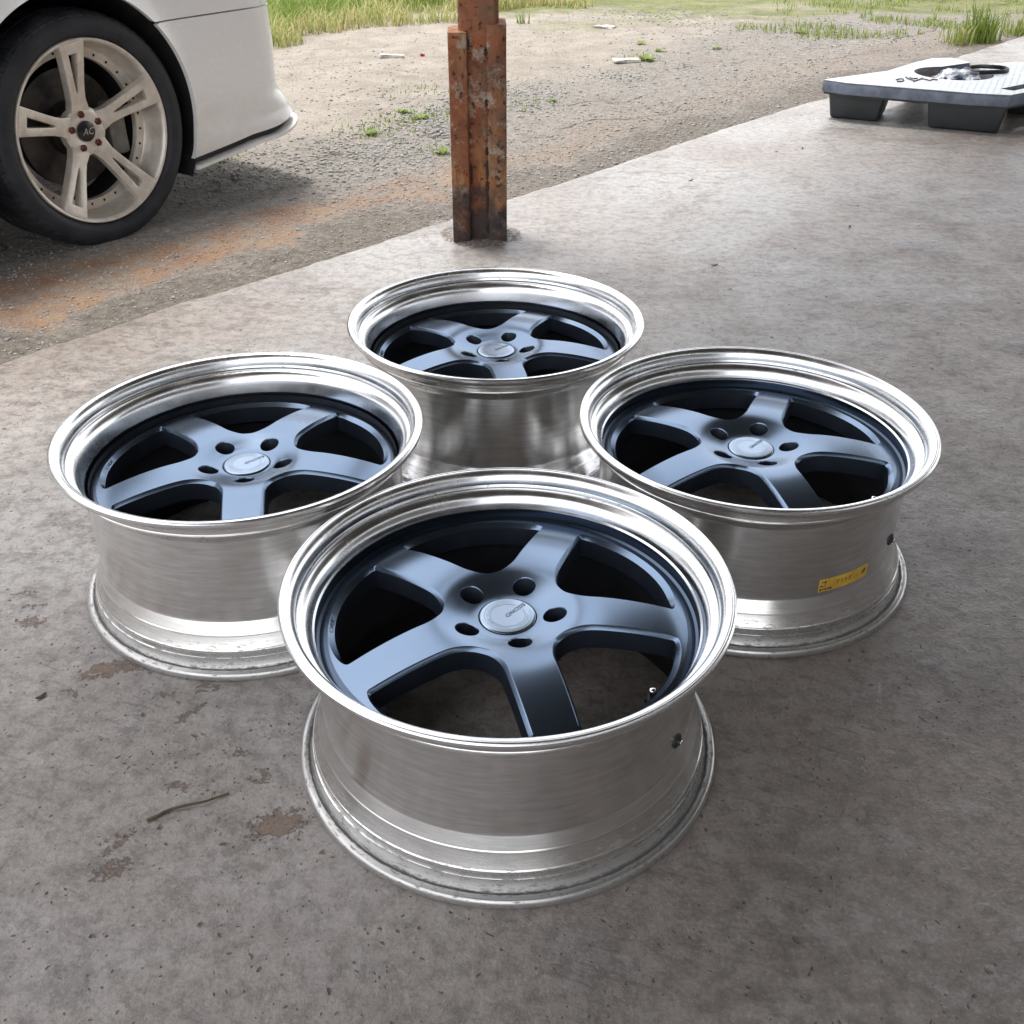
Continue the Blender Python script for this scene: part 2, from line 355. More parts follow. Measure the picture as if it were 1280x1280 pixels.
    M['glass'] = plain('tinted_glass', (.02, .023, .025), .06, 0, .05, 5)
    M['plastic'] = plain('dark_grey_plastic', (.030, .034, .036), .52, 0, .2, 12, .25)
    M['edge'] = plain('worn_blue_grey_edge', (.15, .175, .225), .45, 0, .3, 22, .3)
    M['plate'] = plain('pale_tread_plate', (.50, .53, .55), .36, .35, .14, 16, .2)
    M['cardboard'] = plain('rusty_brown_board', (.26, .125, .05), .8, 0, .4, 9, .4)
    t = NT('clear_bag'); p = t.obj(); n = t.noise(p, 22, 5, .6, .6)
    MAT['bag'] = t.set(base=t.mix(t.ramp(n, .44, .58), (.06, .085, .13), (.68, .71, .74)), rough=.25, spec=.6, normal=t.bump(t.noise(p, 60, 4, .6, 1.), .8, .006))
    t = NT('grass_blades'); oi = t.n('Attribute', attribute_name='tint'); k = oi.outputs['Fac']
    col = t.mix(t.ramp(k, 0, .6, smooth=False), (.16, .25, .04), (.28, .34, .085)); col = t.mix(t.ramp(k, .6, 1, smooth=False), col, (.58, .50, .27))
    MAT['grass'] = t.set(base=col, rough=.6, spec=.3)
    t.b.inputs['Subsurface Weight'].default_value = 0
    tr = t.n('BsdfTranslucent'); t.put(tr.inputs[0], col); ms = t.n('MixShader'); ms.inputs[0].default_value = .3
    t.l(t.b.outputs[0], ms.inputs[1]); t.l(tr.outputs[0], ms.inputs[2]); t.l(ms.outputs[0], t.out.inputs[0])
    t = NT('crushed_stone'); k = t.n('Attribute', attribute_name='tint').outputs['Fac']; n = t.noise(t.pos(), 120, 4)
    col = t.mix(t.ramp(k, 0, .5, smooth=False), (.25, .25, .245), (.38, .385, .38)); col = t.mix(t.ramp(k, .5, 1, smooth=False), col, (.50, .45, .38))
    MAT['stone'] = t.set(base=t.mix(t.ramp(n, .3, .7, 0, .4), col, (.12, .11, .1)), rough=.88, spec=.3)
    M['twig'] = plain('dry_twig', (.085, .06, .035), .8, 0, .35, 80, .5)
    M['leaf'] = plain('dead_leaf', (.06, .042, .028), .8, 0, .4, 60)
    M['red'] = plain('red_plastic', (.50, .05, .04), .4)
    M['litter'] = plain('dirty_white_plastic', (.55, .52, .49), .5, 0, .3, 30)
    M['roof'] = plain('zinc_sheet', (.10, .098, .095), .55, .3, .2, 3)
    M['wall'] = plain('pale_plaster', (.2, .19, .18), .8, 0, .2, 3, .2)
build_mats()

# ------------------------------------------------------------------ the setting: yard, floor, workshop
S2 = (.666, .746)                  # along the floor edge
def grow(a, b, n, far, m):         # even spacing between a and b, then growing out to +-far
    core = np.linspace(a, b, n); st = core[1]-core[0]; lo, hi = [], []
    q = (far/st)**(1/m); x = st
    lo = [a-x*q**i for i in range(m)]; hi = [b+x*q**i for i in range(m)]
    return np.array(lo[::-1]+list(core)+hi)
def ground_h(x, y):
    D = x*N2[0]+y*N2[1]-EDGE
    base = -.020-.025*min(1, max(0, (D-.05)/.8)) if D > 0 else -.020-.05*min(1, -D/.05)
    if D > 8: base -= 0
    n1 = mnoise.fractal(Vector((x*1.1, y*1.1, 0)), 1., 2., 4)*.016
    n2 = mnoise.fractal(Vector((x*7, y*7, 5)), .8, 2., 4)*.0055
    k = min(1, max(0, D/.25))
    hill = max(0, (y-9))*.015 if y < 60 else .765
    return base+(n1*k+n2*(.3+.7*k)) + (hill if D > 1 else 0)
xs = grow(-4.2, 4.6, 300, 160, 22); ys = grow(1.6, 9.6, 280, 160, 22)
V = [(x, y, ground_h(x, y)) for y in ys for x in xs]
nx, ny = len(xs), len(ys)
ii, jj = np.meshgrid(np.arange(nx-1), np.arange(ny-1)); b_ = (jj*nx+ii).ravel()
gm = fast_mesh('ground', V, np.stack([b_, b_+1, b_+nx+1, b_+nx], 1), MAT['ground']); gm.shade_smooth()
meta(link('ground', gm), kind='structure')

# concrete floor: one sheet with a broken outer edge
EPIX = [(-1.123,2.102), (-1.003,2.258), (-.822,2.488), (-.651,2.632), (-.427,2.858), (-.194,3.142), (-.021,3.392), (.162,3.565), (.472,3.948), (.845,4.408), (1.281,4.884), (1.446,4.972)]
sk = [p[0]*S2[0]+p[1]*S2[1] for p in EPIX]; ok = [p[0]*N2[0]+p[1]*N2[1]-EDGE for p in EPIX]
sv = np.concatenate([np.arange(-8, 0, .1), np.arange(0, 3.4, .015), np.arange(3.4, 8.2, .03), np.arange(8.2, 14, .2)])
def edge_off(s):
    o = .4*float(np.interp(s, sk, ok)) if s < 6.5 else 0.
    o += mnoise.fractal(Vector((s*2.2, 3., 0)), .9, 2., 5)*.007+mnoise.fractal(Vector((s*16, 9., 0)), .9, 2., 3)*.005
    return o
din = [0, 0, .006, .016, .035, .07, .10, .14] + list(np.arange(.18, 2.7, .015)) + [2.75, 3, 3.5, 4, 5, 6.5]
zin = [-.09, -.014, -.006, -.0022, -.0006] + [0]*(len(din)-5)
V = []
for s in sv:
    o = edge_off(float(s))
    for d, z in zip(din, zin):
        k = EDGE+o*max(0, 1-d/.9)-d+mnoise.noise(Vector((s*9, d*9, 2)))*.006*(z < 0)
        zz = z+(mnoise.noise(Vector((s*14, d*60, 7)))*.0022 if -.05 < z < 0 else 0)
        V.append((S2[0]*s+N2[0]*k, S2[1]*s+N2[1]*k, zz))
m = len(din)
F = [(i*m+j, (i+1)*m+j, (i+1)*m+j+1, i*m+j+1) for i in range(len(sv)-1) for j in range(m-1)]
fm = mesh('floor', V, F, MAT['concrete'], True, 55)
bm = bmesh.new(); bm.from_mesh(fm); bmesh.ops.recalc_face_normals(bm, faces=bm.faces)
if sum(f.normal.z for f in bm.faces) < 0: bmesh.ops.reverse_faces(bm, faces=bm.faces)
bm.to_mesh(fm); bm.free(); fm.shade_smooth()
co = np.empty(len(fm.vertices)*3, np.float32); fm.vertices.foreach_get('co', co); co = co.reshape(-1, 3); sdf = np.full(len(co), 1., np.float32)
for (u, v, rx, ry, an) in SPALL:     # where the surface has flaked off: distance to the nearest flake
    c = gnd(u, v); dx, dy = co[:, 0]-c.x, co[:, 1]-c.y; ca, sa = math.cos(an), math.sin(an)
    e = np.sqrt(((dx*ca+dy*sa)/rx)**2+((-dx*sa+dy*ca)/ry)**2); sdf = np.minimum(sdf, (e-1)*(rx+ry)/2)
at = fm.attributes.new('spall', 'FLOAT', 'POINT'); at.data.foreach_set('value', sdf.astype(np.float32))
meta(link('floor', fm), kind='structure')

# workshop shed whose roof shades the floor
shed = empty('workshop_shed', (0,0,0), 0, 'open fronted workshop shed with zinc sheet roof over the concrete floor', 'shed')
def sn(s, k, z): return Vector((S2[0]*s+N2[0]*k, S2[1]*s+N2[1]*k, z))
ROOF_K, ROOF_Z = EDGE+.45, 3.7
V, F = [], []; nn = 240
for i in range(nn+1):
    s = -2.2+13*i/nn; c = .012*math.cos(i*PI/2)
    for k, z in ((ROOF_K, ROOF_Z), (-4.2, ROOF_Z+1.0)): V.append(sn(s, k, z+c)); V.append(sn(s, k, z+c+.004))
for i in range(nn):
    a = i*4; F += [(a, a+4, a+6, a+2), (a+1, a+3, a+7, a+5), (a, a+1, a+5, a+4), (a+2, a+6, a+7, a+3)]
link('roof', mesh('roof', V, F, MAT['roof'], True, 60), None, shed)
rot_s = Matrix.Rotation(math.atan2(S2[1], S2[0]), 3, 'Z')
for k, z in ((EDGE-.12, ROOF_Z-.02), (-.9, ROOF_Z+.42)):
    link('roof_beam', box_mesh('roof_beam', sn(4.3, k, z), (12.8, .08, .14), MAT['rust'], rot_s), None, shed)
link('back_wall', box_mesh('back_wall', sn(4.3, -4.0, 1.95), (12.8, .15, 3.9), MAT['wall'], rot_s), None, shed)

# ------------------------------------------------------------------ alloy wheels
RW = .2585
def sstep(x, a, b): t = min(1, max(0, (x-a)/(b-a))); return t*t*(3-2*t)
def zf(r):                          # height of the centre's face
    pts = [(0, .1905), (.034, .1905), (.048, .1938), (.064, .1985), (.078, .2020), (.092, .2040), (.11, .2045), (.135, .2025), (.16, .1985), (.185, .1925), (.205, .1868), (.2185, .1845)]
    return float(np.interp(r, ZR, ZZ))
_p = crom([(0, .1905), (.034, .1905), (.050, .1940), (.066, .1988), (.080, .2022), (.096, .2036), (.115, .2034), (.14, .2010), (.165, .1970), (.19, .1915), (.2075, .1868), (.2185, .1845)], 12)
ZR, ZZ = [q[0] for q in _p], [q[1] for q in _p]
R_CAP, R_W, R_O, R_END = .0345, .0745, .2090, .2178
M_COL = 16                          # columns across one spoke (72 degrees of hub)
def half_ang(r):
    w = .0262-.0022*(r-.09)/.11
    a = math.asin(w/r); full = R(36)
    t = min(1, max(0, (r-R_W)/.030)); n = 2.6
    k = 1-(1-(1-t)**n)**(1/n)
    t2 = min(1, max(0, (R_O-r)/.016)); k2 = 1-(1-(1-t2)**2.2)**(1/2.2)
    return a+(full-a)*max(k, k2)
tt = [(i/14)**2.6 for i in range(15)]
r_list = [R_W+.030*t for t in tt] + list(np.linspace(R_W+.030, R_O-.016, 16)[1:-1]) + [R_O-.016*t for t in tt[::-1]]
def spoke_mesh():                   # one spoke, pointing along +x: face, chamfers, flanks, underside
    bm = bmesh.new(); top = []
    for r in r_list:
        a = half_ang(r)
        if r in (R_W, R_O): a = R(36)
        row = []
        for j in range(M_COL+1):
            ph = -a+2*a*j/M_COL; row.append(bm.verts.new((r*math.cos(ph), r*math.sin(ph), zf(r))))
        top.append(row)
    for i in range(len(top)-1):
        for j in range(M_COL): bm.faces.new((top[i][j], top[i][j+1], top[i+1][j+1], top[i+1][j]))
    nr = len(r_list)
    for side in (0, M_COL):
        sg = -1 if side == 0 else 1
        pts = [Vector(top[i][side].co) for i in range(nr)]
        loops = [[top[i][side] for i in range(nr)]]
        for off, dz, k in ((.0009, -.0006, 0), (.0040, -.0050, 1), (.0050, -.030, 2)):
            row = []
            for i in range(nr):
                d = (pts[min(i+1, nr-1)]-pts[max(i-1, 0)]); d.z = 0
                d.normalize(); nrm = Vector((-d.y, d.x, 0))*sg
                if i in (0, nr-1):   # on the symmetry line of the window: move along the radius only
                    rad = Vector((pts[i].x, pts[i].y, 0)).normalized(); nrm = rad*(1 if i == 0 else -1)
                t2 = min(1, max(0, (R_O-r_list[i])/.016)); k2 = 1-(1-(1-t2)**2.2)**(1/2.2)
                o = off*(1+.8*sstep(k2, .04, .35) if k else 1)
                q = pts[i]+nrm*o; row.append(bm.verts.new((q.x, q.y, pts[i].z+dz)))
            loops.append(row)
        for q, (a, b) in enumerate(zip(loops[:-1], loops[1:])):
            for i in range(nr-1):
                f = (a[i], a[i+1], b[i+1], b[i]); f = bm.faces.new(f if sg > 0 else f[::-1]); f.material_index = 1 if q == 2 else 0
        if side == 0: bot0 = loops[-1]
        else: bot1 = loops[-1]
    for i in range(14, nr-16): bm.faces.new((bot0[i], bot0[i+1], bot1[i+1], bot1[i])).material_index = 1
    bmesh.ops.recalc_face_normals(bm, faces=bm.faces)
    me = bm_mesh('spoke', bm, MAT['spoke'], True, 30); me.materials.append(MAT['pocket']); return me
def hub_mesh():                     # five sectors, each an O-grid round its bolt hole, plus the outer ring
    bm = bmesh.new(); HR, HC, NS = .0140, .0552, 8
    for k in range(5):
        th0 = k*R(72)
        B = []
        for j in range(M_COL): B.append((R_W, -R(36)+R(72)*j/M_COL))
        for j in range(NS): B.append((R_W+(R_CAP-R_W)*j/NS, R(36)))
        for j in range(M_COL): B.append((R_CAP, R(36)-R(72)*j/M_COL))
        for j in range(NS): B.append((R_CAP+(R_W-R_CAP)*j/NS, -R(36)))
        P = [(r*math.cos(a), r*math.sin(a)) for r, a in B]; n = len(P)
        H = []
        for x, y in P:
            a = math.atan2(y, x-HC); H.append((HC+HR*math.cos(a), HR*math.sin(a)))
        rows = []
        def put(pts, zfun):
            row = []
            for x, y in pts:
                X, Y = x*math.cos(th0)-y*math.sin(th0), x*math.sin(th0)+y*math.cos(th0); row.append(bm.verts.new((X, Y, zfun(math.hypot(x, y)))))
            rows.append(row)
        for t in (0, .25, .5, .75, .93, 1.): put([(px*(1-t)+hx*t, py*(1-t)+hy*t) for (px, py), (hx, hy) in zip(P, H)], zf)
        put([(HC+(x-HC)*.94, y*.94) for x, y in H], lambda r: zf(r)-.0012)
        put([(HC+(x-HC)*.93, y*.93) for x, y in H], lambda r: .170)
        for a, b in zip(rows[:-1], rows[1:]):
            for i in range(n): bm.faces.new((a[i], a[(i+1) % n], b[(i+1) % n], b[i])).material_index = 1 if b is rows[-1] else 0
    bmesh.ops.remove_doubles(bm, verts=bm.verts, dist=2e-6)
    bmesh.ops.recalc_face_normals(bm, faces=bm.faces)
    if sum(f.normal.z*f.calc_area() for f in bm.faces) < 0: bmesh.ops.reverse_faces(bm, faces=bm.faces)
    # the ring that carries the spokes
    seg = 180; prof = [(R_O, zf(R_O)), (.2105, zf(.2105)), (.2125, zf(.2125)), (.2165, zf(.2165)), (R_END, zf(R_END)-.001), (R_END, .150), (.2090, .150)]
    rows = [[bm.verts.new((r*math.cos(2*PI*i/seg), r*math.sin(2*PI*i/seg), z)) for i in range(seg)] for r, z in prof]
    for a, b in zip(rows[:-1], rows[1:]):
        for i in range(seg): bm.faces.new((a[i], a[(i+1) % seg], b[(i+1) % seg], b[i])).material_index = 2
    me = bm_mesh('center_hub', bm, MAT['spoke'], True, 38); me.materials.append(MAT['pocket']); me.materials.append(MAT['ring']); return me
def lip_profile(h, deep):
    P = crom([(.2572, h-.0008), (.2562, h-.0001), (.2548, h)], 3)
    P += crom([(.2540, h-.0006), (.2515, h-.0007), (.2475, h-.0022), (.2440, h-.0058), (.2420, h-.0105), (.2409, h-.0165), (.2405, h-.0225)], 5)
    P += [(.2402, h-.0238)]
    P += crom([(.2385, h-.0240), (.2352, h-.0250), (.2312, h-.0276), (.2280, h-.0318), (.2258, h-.0365), (.2245, h-.042)], 5)
    P += [(.2224, .1990), (.2222, .1980), (.2220, .192), (.2212, .1855), (.2180, .1835), (.2180, .176)]
    return [(.2585, h-.0055), (.2585, h-.0022)] + P
def barrel_profile(h):
    top = crom([(.2262, h-.0460), (.2290, h-.0425), (.2345, h-.0372), (.2388, h-.0345), (.2408, h-.0318), (.2404, h-.0292)], 5) + [(.2398, h-.0285), (.2396, h-.0205)] + crom([(.2396, h-.0205), (.2412, h-.0165), (.2455, h-.0140), (.2530, h-.0128), (.2572, h-.0100), (.2585, h-.0055)], 5)[1:]
    bot = crom([(.2500, .0), (.2560, .0), (.2582, .0020), (.2585, .0055), (.2578, .0095), (.2555, .0122), (.2515, .0130), (.2480, .0122)], 6) + crom([(.2470, .0112), (.2455, .0118), (.2440, .0150), (.2428, .0200)], 5)[1:] + [(.2420, .0250), (.2418, .0270), (.2408, .0272), (.2404, .0345)] + crom([(.2404, .0345), (.2406, .0362), (.2402, .0382), (.2390, .0396)], 4)[1:] + [(.2322, .0560)] + crom([(.2322, .0560), (.2316, .0582), (.2306, .0600)], 4)[1:] + [(.2252, .0740)] + crom([(.2252, .0740), (.2243, .0765), (.2240, .0800)], 5)[1:]
    inner = [(.2180, h-.060), (.2170, .135), (.2160, .10), (.2165, .083), (.2220, .066), (.2240, .060), (.2330, .042), (.2350, .036), (.2360, .014), (.2400, .003), (.2500, .0)]
    return bot+[(.2240, .0830), (.2241, .0880), (.2247, h-.0560), (.2248, h-.0500)]+top, inner
def make_wheel_meshes():
    D = {}
    D['spoke'] = spoke_mesh(); D['hub'] = hub_mesh()
    for key, h, deep in (('a', .2429, 0), ('b', .2548, 1)):
        D['lip'+key] = lathe('lip_'+key, lip_profile(h, deep), MAT['lip'], 220, sharp=30)
        D['lip'+key].materials.append(MAT['ring'])
        for f in D['lip'+key].polygons:
            if f.center.z < .1985 and math.hypot(f.center.x, f.center.y) < .2250: f.material_index = 1
        o, i = barrel_profile(h)
        D['barrel'+key] = lathe('barrel_'+key, o, MAT['barrel'], 220, sharp=9)
        D['inner'+key] = lathe('inner_'+key, i, MAT['inner'], 160, sharp=35)
    D['cap'] = lathe('cap', [(0, .1924), (.020, .1924), (.0305, .1923), (.0322, .1920), (.0330, .1912), (.0333, .185)], MAT['cap'], 72, sharp=40)
    # engraved rings, broken where the script crosses them
    def ring(r0, r1, a0, a1, z):
        n = 60; V = [(r*math.cos(a0+(a1-a0)*i/n), r*math.sin(a0+(a1-a0)*i/n), z) for i in range(n+1) for r in (r0, r1)]
        return V, [(2*i, 2*i+1, 2*i+3, 2*i+2) for i in range(n)]
    V, F = [], []
    A = R(123)
    for r0, r1, a0, a1 in ((.0204, .0208, A+R(16), A+R(344)), (.0272, .0275, A+R(25), A+R(335))):
        v, f = ring(r0, r1, a0, a1, .19255); F += [tuple(i+len(V) for i in q) for q in f]; V += v
    # worn small lettering round the border
    lr = random.Random(5)
    for seg0, seg1 in ((150, 262), (275, 352), (372, 440)):
        a = R(seg0)
        while a < R(seg1):
            w = lr.uniform(.0005, .0012); hgt = lr.uniform(.0018, .0026); r0 = .0235-hgt/2
            for _ in range(2):
                aa = a+lr.uniform(0, .03); v = [((r0+q*hgt)*math.cos(aa+e/.0235), (r0+q*hgt)*math.sin(aa+e/.0235), .19256) for q, e in ((0, 0), (1, lr.uniform(-.0004, .0004)), (1, .00035), (0, .00035))]
                F.append(tuple(range(len(V), len(V)+4))); V += v
            a += R(7)
    D['cap_marks'] = mesh('cap_marks', V, F, MAT['engraving'], False)
    tm = text_mesh('cap_script', 'GNOSIS', .0084, MAT['ink'], .00005, .25, 1.0, 1.12)
    for v in tm.vertices: v.co = Matrix.Rotation(A, 3, 'Z') @ Vector((v.co.x-.004, v.co.y-.003, 0)) + Vector((0, 0, .19262))
    D['cap_script'] = tm
    # maker's letters on the ring wall, wrapped to it
    wm = text_mesh('ring_letters', 'WORK', .0098, MAT['ink'], .00005, .3, 1.0, 1.25)
    xs_ = [v.co.x for v in wm.vertices]; x0 = (min(xs_)+max(xs_))/2
    rr0, zz0, rr1, zz1 = R_O-.0010, zf(R_O)-.0008, R_O-.0070, zf(R_O)-.0050
    for v in wm.vertices:
        t = (v.co.y+.0012)/.0098; rr = rr1+(rr0-rr1)*t; a = R(-101)-(v.co.x-x0)/.198
        v.co = (rr*math.cos(a), rr*math.sin(a), zz1+(zz0-zz1)*t+.0007)
    D['ring_letters'] = wm
    # valve
    D['valve_stem'] = tube('valve_stem', [(.2195, 0, .118), (.206, 0, .120), (.196, 0, .126), (.1915, 0, .134), (.190, 0, .146)], [.0055, .0052, .0042, .0038, .0038], MAT['rubber'], 12)
    vc = lathe('valve_cap', [(0, .172), (.0028, .1718), (.0042, .1705), (.0045, .1685), (.0046, .147), (.0041, .145), (0, .145)], MAT['chrome'], 20, sharp=40)
    for v in vc.vertices: v.co.x += .190
    D['valve_cap'] = vc
    nut = lathe('valve_nut', [(0, .0052), (.0032, .0052), (.0040, .0044), (.0042, .003), (.0046, .0022), (.0082, .0020), (.0090, .0010), (.0090, -.003)], MAT['rubber'], 6*4, sharp=35)
    ms_ = Matrix.Translation((.2242, 0, .112)) @ Matrix.Rotation(PI/2, 4, 'Y'); nut.transform(ms_); D['valve_nut'] = nut
    pin = lathe('valve_pin', [(0, .0066), (.0022, .0064), (.0028, .0056), (.0028, .004)], MAT['chrome'], 16); pin.transform(ms_); D['valve_pin'] = pin
    return D
WM = make_wheel_meshes()
def alloy_wheel(x, y, rot, key, label):
    root = empty('alloy_wheel', (x, y, 0), R(rot), label, 'wheel', 'bare alloy wheels set out on the concrete')
    ba = link('barrel', WM['barrel'+key], None, root); link('inner_wall', WM['inner'+key], None, ba)
    link('lip', WM['lip'+key], None, root)
    hub = link('spoked_center', WM['hub'], None, root)
    for k in range(5): link('spoke', WM['spoke'], None, hub, rz=R(72*k))
    link('ring_lettering', WM['ring_letters'], None, hub)
    cap = link('center_cap', WM['cap'], None, root)
    link('cap_border', WM['cap_marks'], None, cap); link('cap_lettering', WM['cap_script'], None, cap)
    vs = link('valve_stem', WM['valve_stem'], None, root, rz=R(42)); link('valve_cap', WM['valve_cap'], None, vs)
    vn = link('valve_nut', WM['valve_nut'], None, root, rz=R(42)); link('valve_pin', WM['valve_pin'], None, vn)
    return root
wF = alloy_wheel(-.0051, .9583, -75, 'a', 'bare alloy wheel with shallow lip, overlapping the other three, chrome valve showing through its spokes')
wG = alloy_wheel(.3575, 1.3621, -76.5, 'a', 'bare alloy wheel with a yellow sticker on its aluminium barrel')
wL = alloy_wheel(-.387, 1.315, -80, 'b', 'bare deep-lipped alloy wheel with grimy barrel, standing beside the brown spalled patch')
wB = alloy_wheel(-.0284, 1.7197, -78, 'b', 'bare deep-lipped alloy wheel standing closest to the rusty steel post')
# yellow sticker round the barrel of one wheel
a0, a1, r_, z0, z1 = R(-73.5+76.5), R(-51+76.5), .2246, .083, .104
n = 24; V = []
for i in range(n+1):
    a = a0+(a1-a0)*i/n
    for z in (z0, z1): V.append((r_*math.cos(a), r_*math.sin(a), z))
for i in range(n+1):
    a = a0+(a1-a0)*i/n
    for z in (z0, z1): V.append(((r_-.0014)*math.cos(a), (r_-.0014)*math.sin(a), z))
o = 2*(n+1); F = [(2*i, 2*i+2, 2*i+3, 2*i+1) for i in range(n)] + [(o+2*i, o+2*i+1, o+2*i+3, o+2*i+2) for i in range(n)]
F += [(2*i+1, 2*i+3, o+2*i+3, o+2*i+1) for i in range(n)] + [(2*i, o+2*i, o+2*i+2, 2*i+2) for i in range(n)] + [(0, 1, o+1, o), (2*n, o+2*n, o+2*n+1, 2*n+1)]
st = link('sticker', mesh('sticker', V, F, MAT['sticker'], True, 50), None, wG); meta(st, 'yellow printed paper sticker with dark smudged marks')
V, F = [], []
def mark(t, zt, w, hgt, lean=0.):
    q = [(t, zt), (t+w, zt), (t+w+lean, zt+hgt), (t+lean, zt+hgt)]
    for tx, zz in q:
        a = a0+(a1-a0)*tx; V.append(((r_+.0002)*math.cos(a), (r_+.0002)*math.sin(a), z0+(z1-z0)*zz))
    F.append(tuple(range(len(V)-4, len(V))))
for t, zt, w, hgt, ln in ((.04,.70,.02,.14,0),(.07,.72,.05,.10,.01),(.10,.64,.02,.22,0),(.02,.42,.05,.10,0),(.09,.40,.015,.2,.01),(.02,.06,.025,.22,0),(.055,.12,.035,.12,.01),(.11,.08,.03,.2,0),(.15,.12,.05,.12,.01),(.21,.08,.03,.2,0),
        (.33,.42,.012,.28,.01),(.33,.62,.035,.08,0),(.41,.42,.012,.26,.01),(.41,.6,.03,.08,0),(.49,.42,.012,.26,.01),(.49,.6,.03,.08,0),(.57,.40,.014,.3,.01),(.57,.62,.04,.08,0),(.67,.46,.02,.06,0),(.74,.46,.02,.06,0),(.85,.42,.05,.26,.03),(.88,.5,.05,.26,.02)):
    mark(t, zt, w, hgt, ln)
link('sticker_print', mesh('sticker_print', V, F, MAT['ink'], False), None, st)

# ------------------------------------------------------------------ rusty post
post = empty('steel_post', (-.092, 2.975, 0), R(2), 'rusty steel post with a welded stepped sleeve at the edge of the concrete', 'post')
def bar(name, pts, z0, z1, mat=MAT['rust'], bevel=.003, nz=14):   # closed outline raised to z1, a little uneven
    n = len(pts); V = []
    for k in range(nz+1):
        z = z0+(z1-z0)*k/nz
        for q, (x, y) in enumerate(pts): V.append((x+.0012*mnoise.noise(Vector((z*9, q, 1))), y+.0012*mnoise.noise(Vector((z*9, q, 4))), z))
    F = [(k*n+i, k*n+(i+1) % n, (k+1)*n+(i+1) % n, (k+1)*n+i) for k in range(nz) for i in range(n)]
    F += [tuple(reversed(range(n))), tuple(range(nz*n, (nz+1)*n))]
    return mesh(name, V, F, mat, True, 35)
def rrect(cx, cy, w, d, r, n=4):
    P = []
    for sx, sy, a in ((1,-1,-90), (1,1,0), (-1,1,90), (-1,-1,180)):
        for k in range(n+1):
            t = R(a+90*k/n); P.append((cx+sx*(w/2-r)+r*math.cos(t), cy+sy*(d/2-r)+r*math.sin(t)))
    return P
link('inner_tube', bar('inner_tube', rrect(.004, 0, .106, .104, .016), 0, 3.65, nz=60), None, post)
link('sleeve_angle', bar('sleeve_angle', rrect(-.0515, -.006, .049, .128, .004, 2), 0, .548), None, post)
link('sleeve_angle', bar('sleeve_angle', rrect(.0495, -.004, .052, .124, .006, 2), 0, .566), None, post)
wr = random.Random(3)
for k, (x, z, l) in enumerate(((.0228,.25,.02), (.0228,.375,.018), (.0228,.20,.05), (.0228,.155,.03), (.0228,.11,.06), (.0228,.50,.02), (-.0262,.19,.05), (-.0262,.52,.03), (.0228,.04,.03))):
    P = [(x+wr.uniform(-.002,.002), -.0600+wr.uniform(-.001,.001), z-l/2+l*q/5) for q in range(6)]
    link('weld_bead', tube('weld_bead', P, [.003, .0055, .0065, .0055, .006, .003], MAT['weld'], 8), None, post)
bm = bmesh.new(); 
res = bmesh.ops.create_grid(bm, x_segments=20, y_segments=20, size=.15)
for v in bm.verts:
    rr = math.hypot(v.co.x, v.co.y)/.135; 
    v.co.z = .012*max(0, 1-rr*rr)*(.7+.6*mnoise.noise(v.co*22))-.002
    v.co.x = v.co.x*1.0
link('mortar_footing', bm_mesh('mortar_footing', bm, MAT['concrete'], True, 60), None, post)

# ------------------------------------------------------------------ white car
CAR = Vector((-1.1675, 3.0326, -.045)); CYAW = R(56.23); TR = .316
car = empty('parked_car', CAR, CYAW, 'white sedan parked on the dirt with champagne twin-spoke wheels', 'car')
ARC = (-.026, .315, .372)           # wheel arch centre (x, z) and radius
YZ = [(.10, .05), (.16, .012), (.20, -.004), (.26, -.006), (.33, -.012), (.45, -.018), (.58, -.022), (.68, -.022), (.80, -.006), (.95, .035), (1.02, .06)]
_yz = crom(YZ, 8); YZz, YZy = [q[0] for q in _yz], [q[1] for q in _yz]
def sstep(x, a, b): t = min(1, max(0, (x-a)/(b-a))); return t*t*(3-2*t)
def tail(z): return float(np.interp(z, [.12, .2, .235, .265, .30, .45, .60, .75, .95], [.868, .868, .872, .885, .895, .898, .880, .872, .862]))
def body(p, z):                     # p: metres along the outline from the axle rearwards, then round the tail
    y0 = float(np.interp(z, YZz, YZy)); S = tail(z); s1 = .58
    ledge = sstep(p, .40, .70)*(1-sstep(z, .225, .262)) * .013
    fl = math.hypot(p-ARC[0], z-ARC[1])-ARC[2]
    flare = -.012*math.exp(-max(0, fl)/.035)
    if p <= s1: s, y = p, y0
    else:
        ph = min(PI/2, (p-s1)/1.05*PI/2); e = 2.9+3.0*(1-sstep(z, .20, .34))
        s = s1+(S-s1)*math.sin(ph)**(2/e); y = y0+(.87-y0)*(1-max(0, math.cos(ph))**(2/e))
        ledge *= .8
    c = 1-sstep(p, .8, 1.2)
    return Vector((s+ledge*(1-c)*.8, y-ledge*c+flare*(p < .6), z))
def zb(p): return .152+.10*sstep(p, .3, .9)*.62
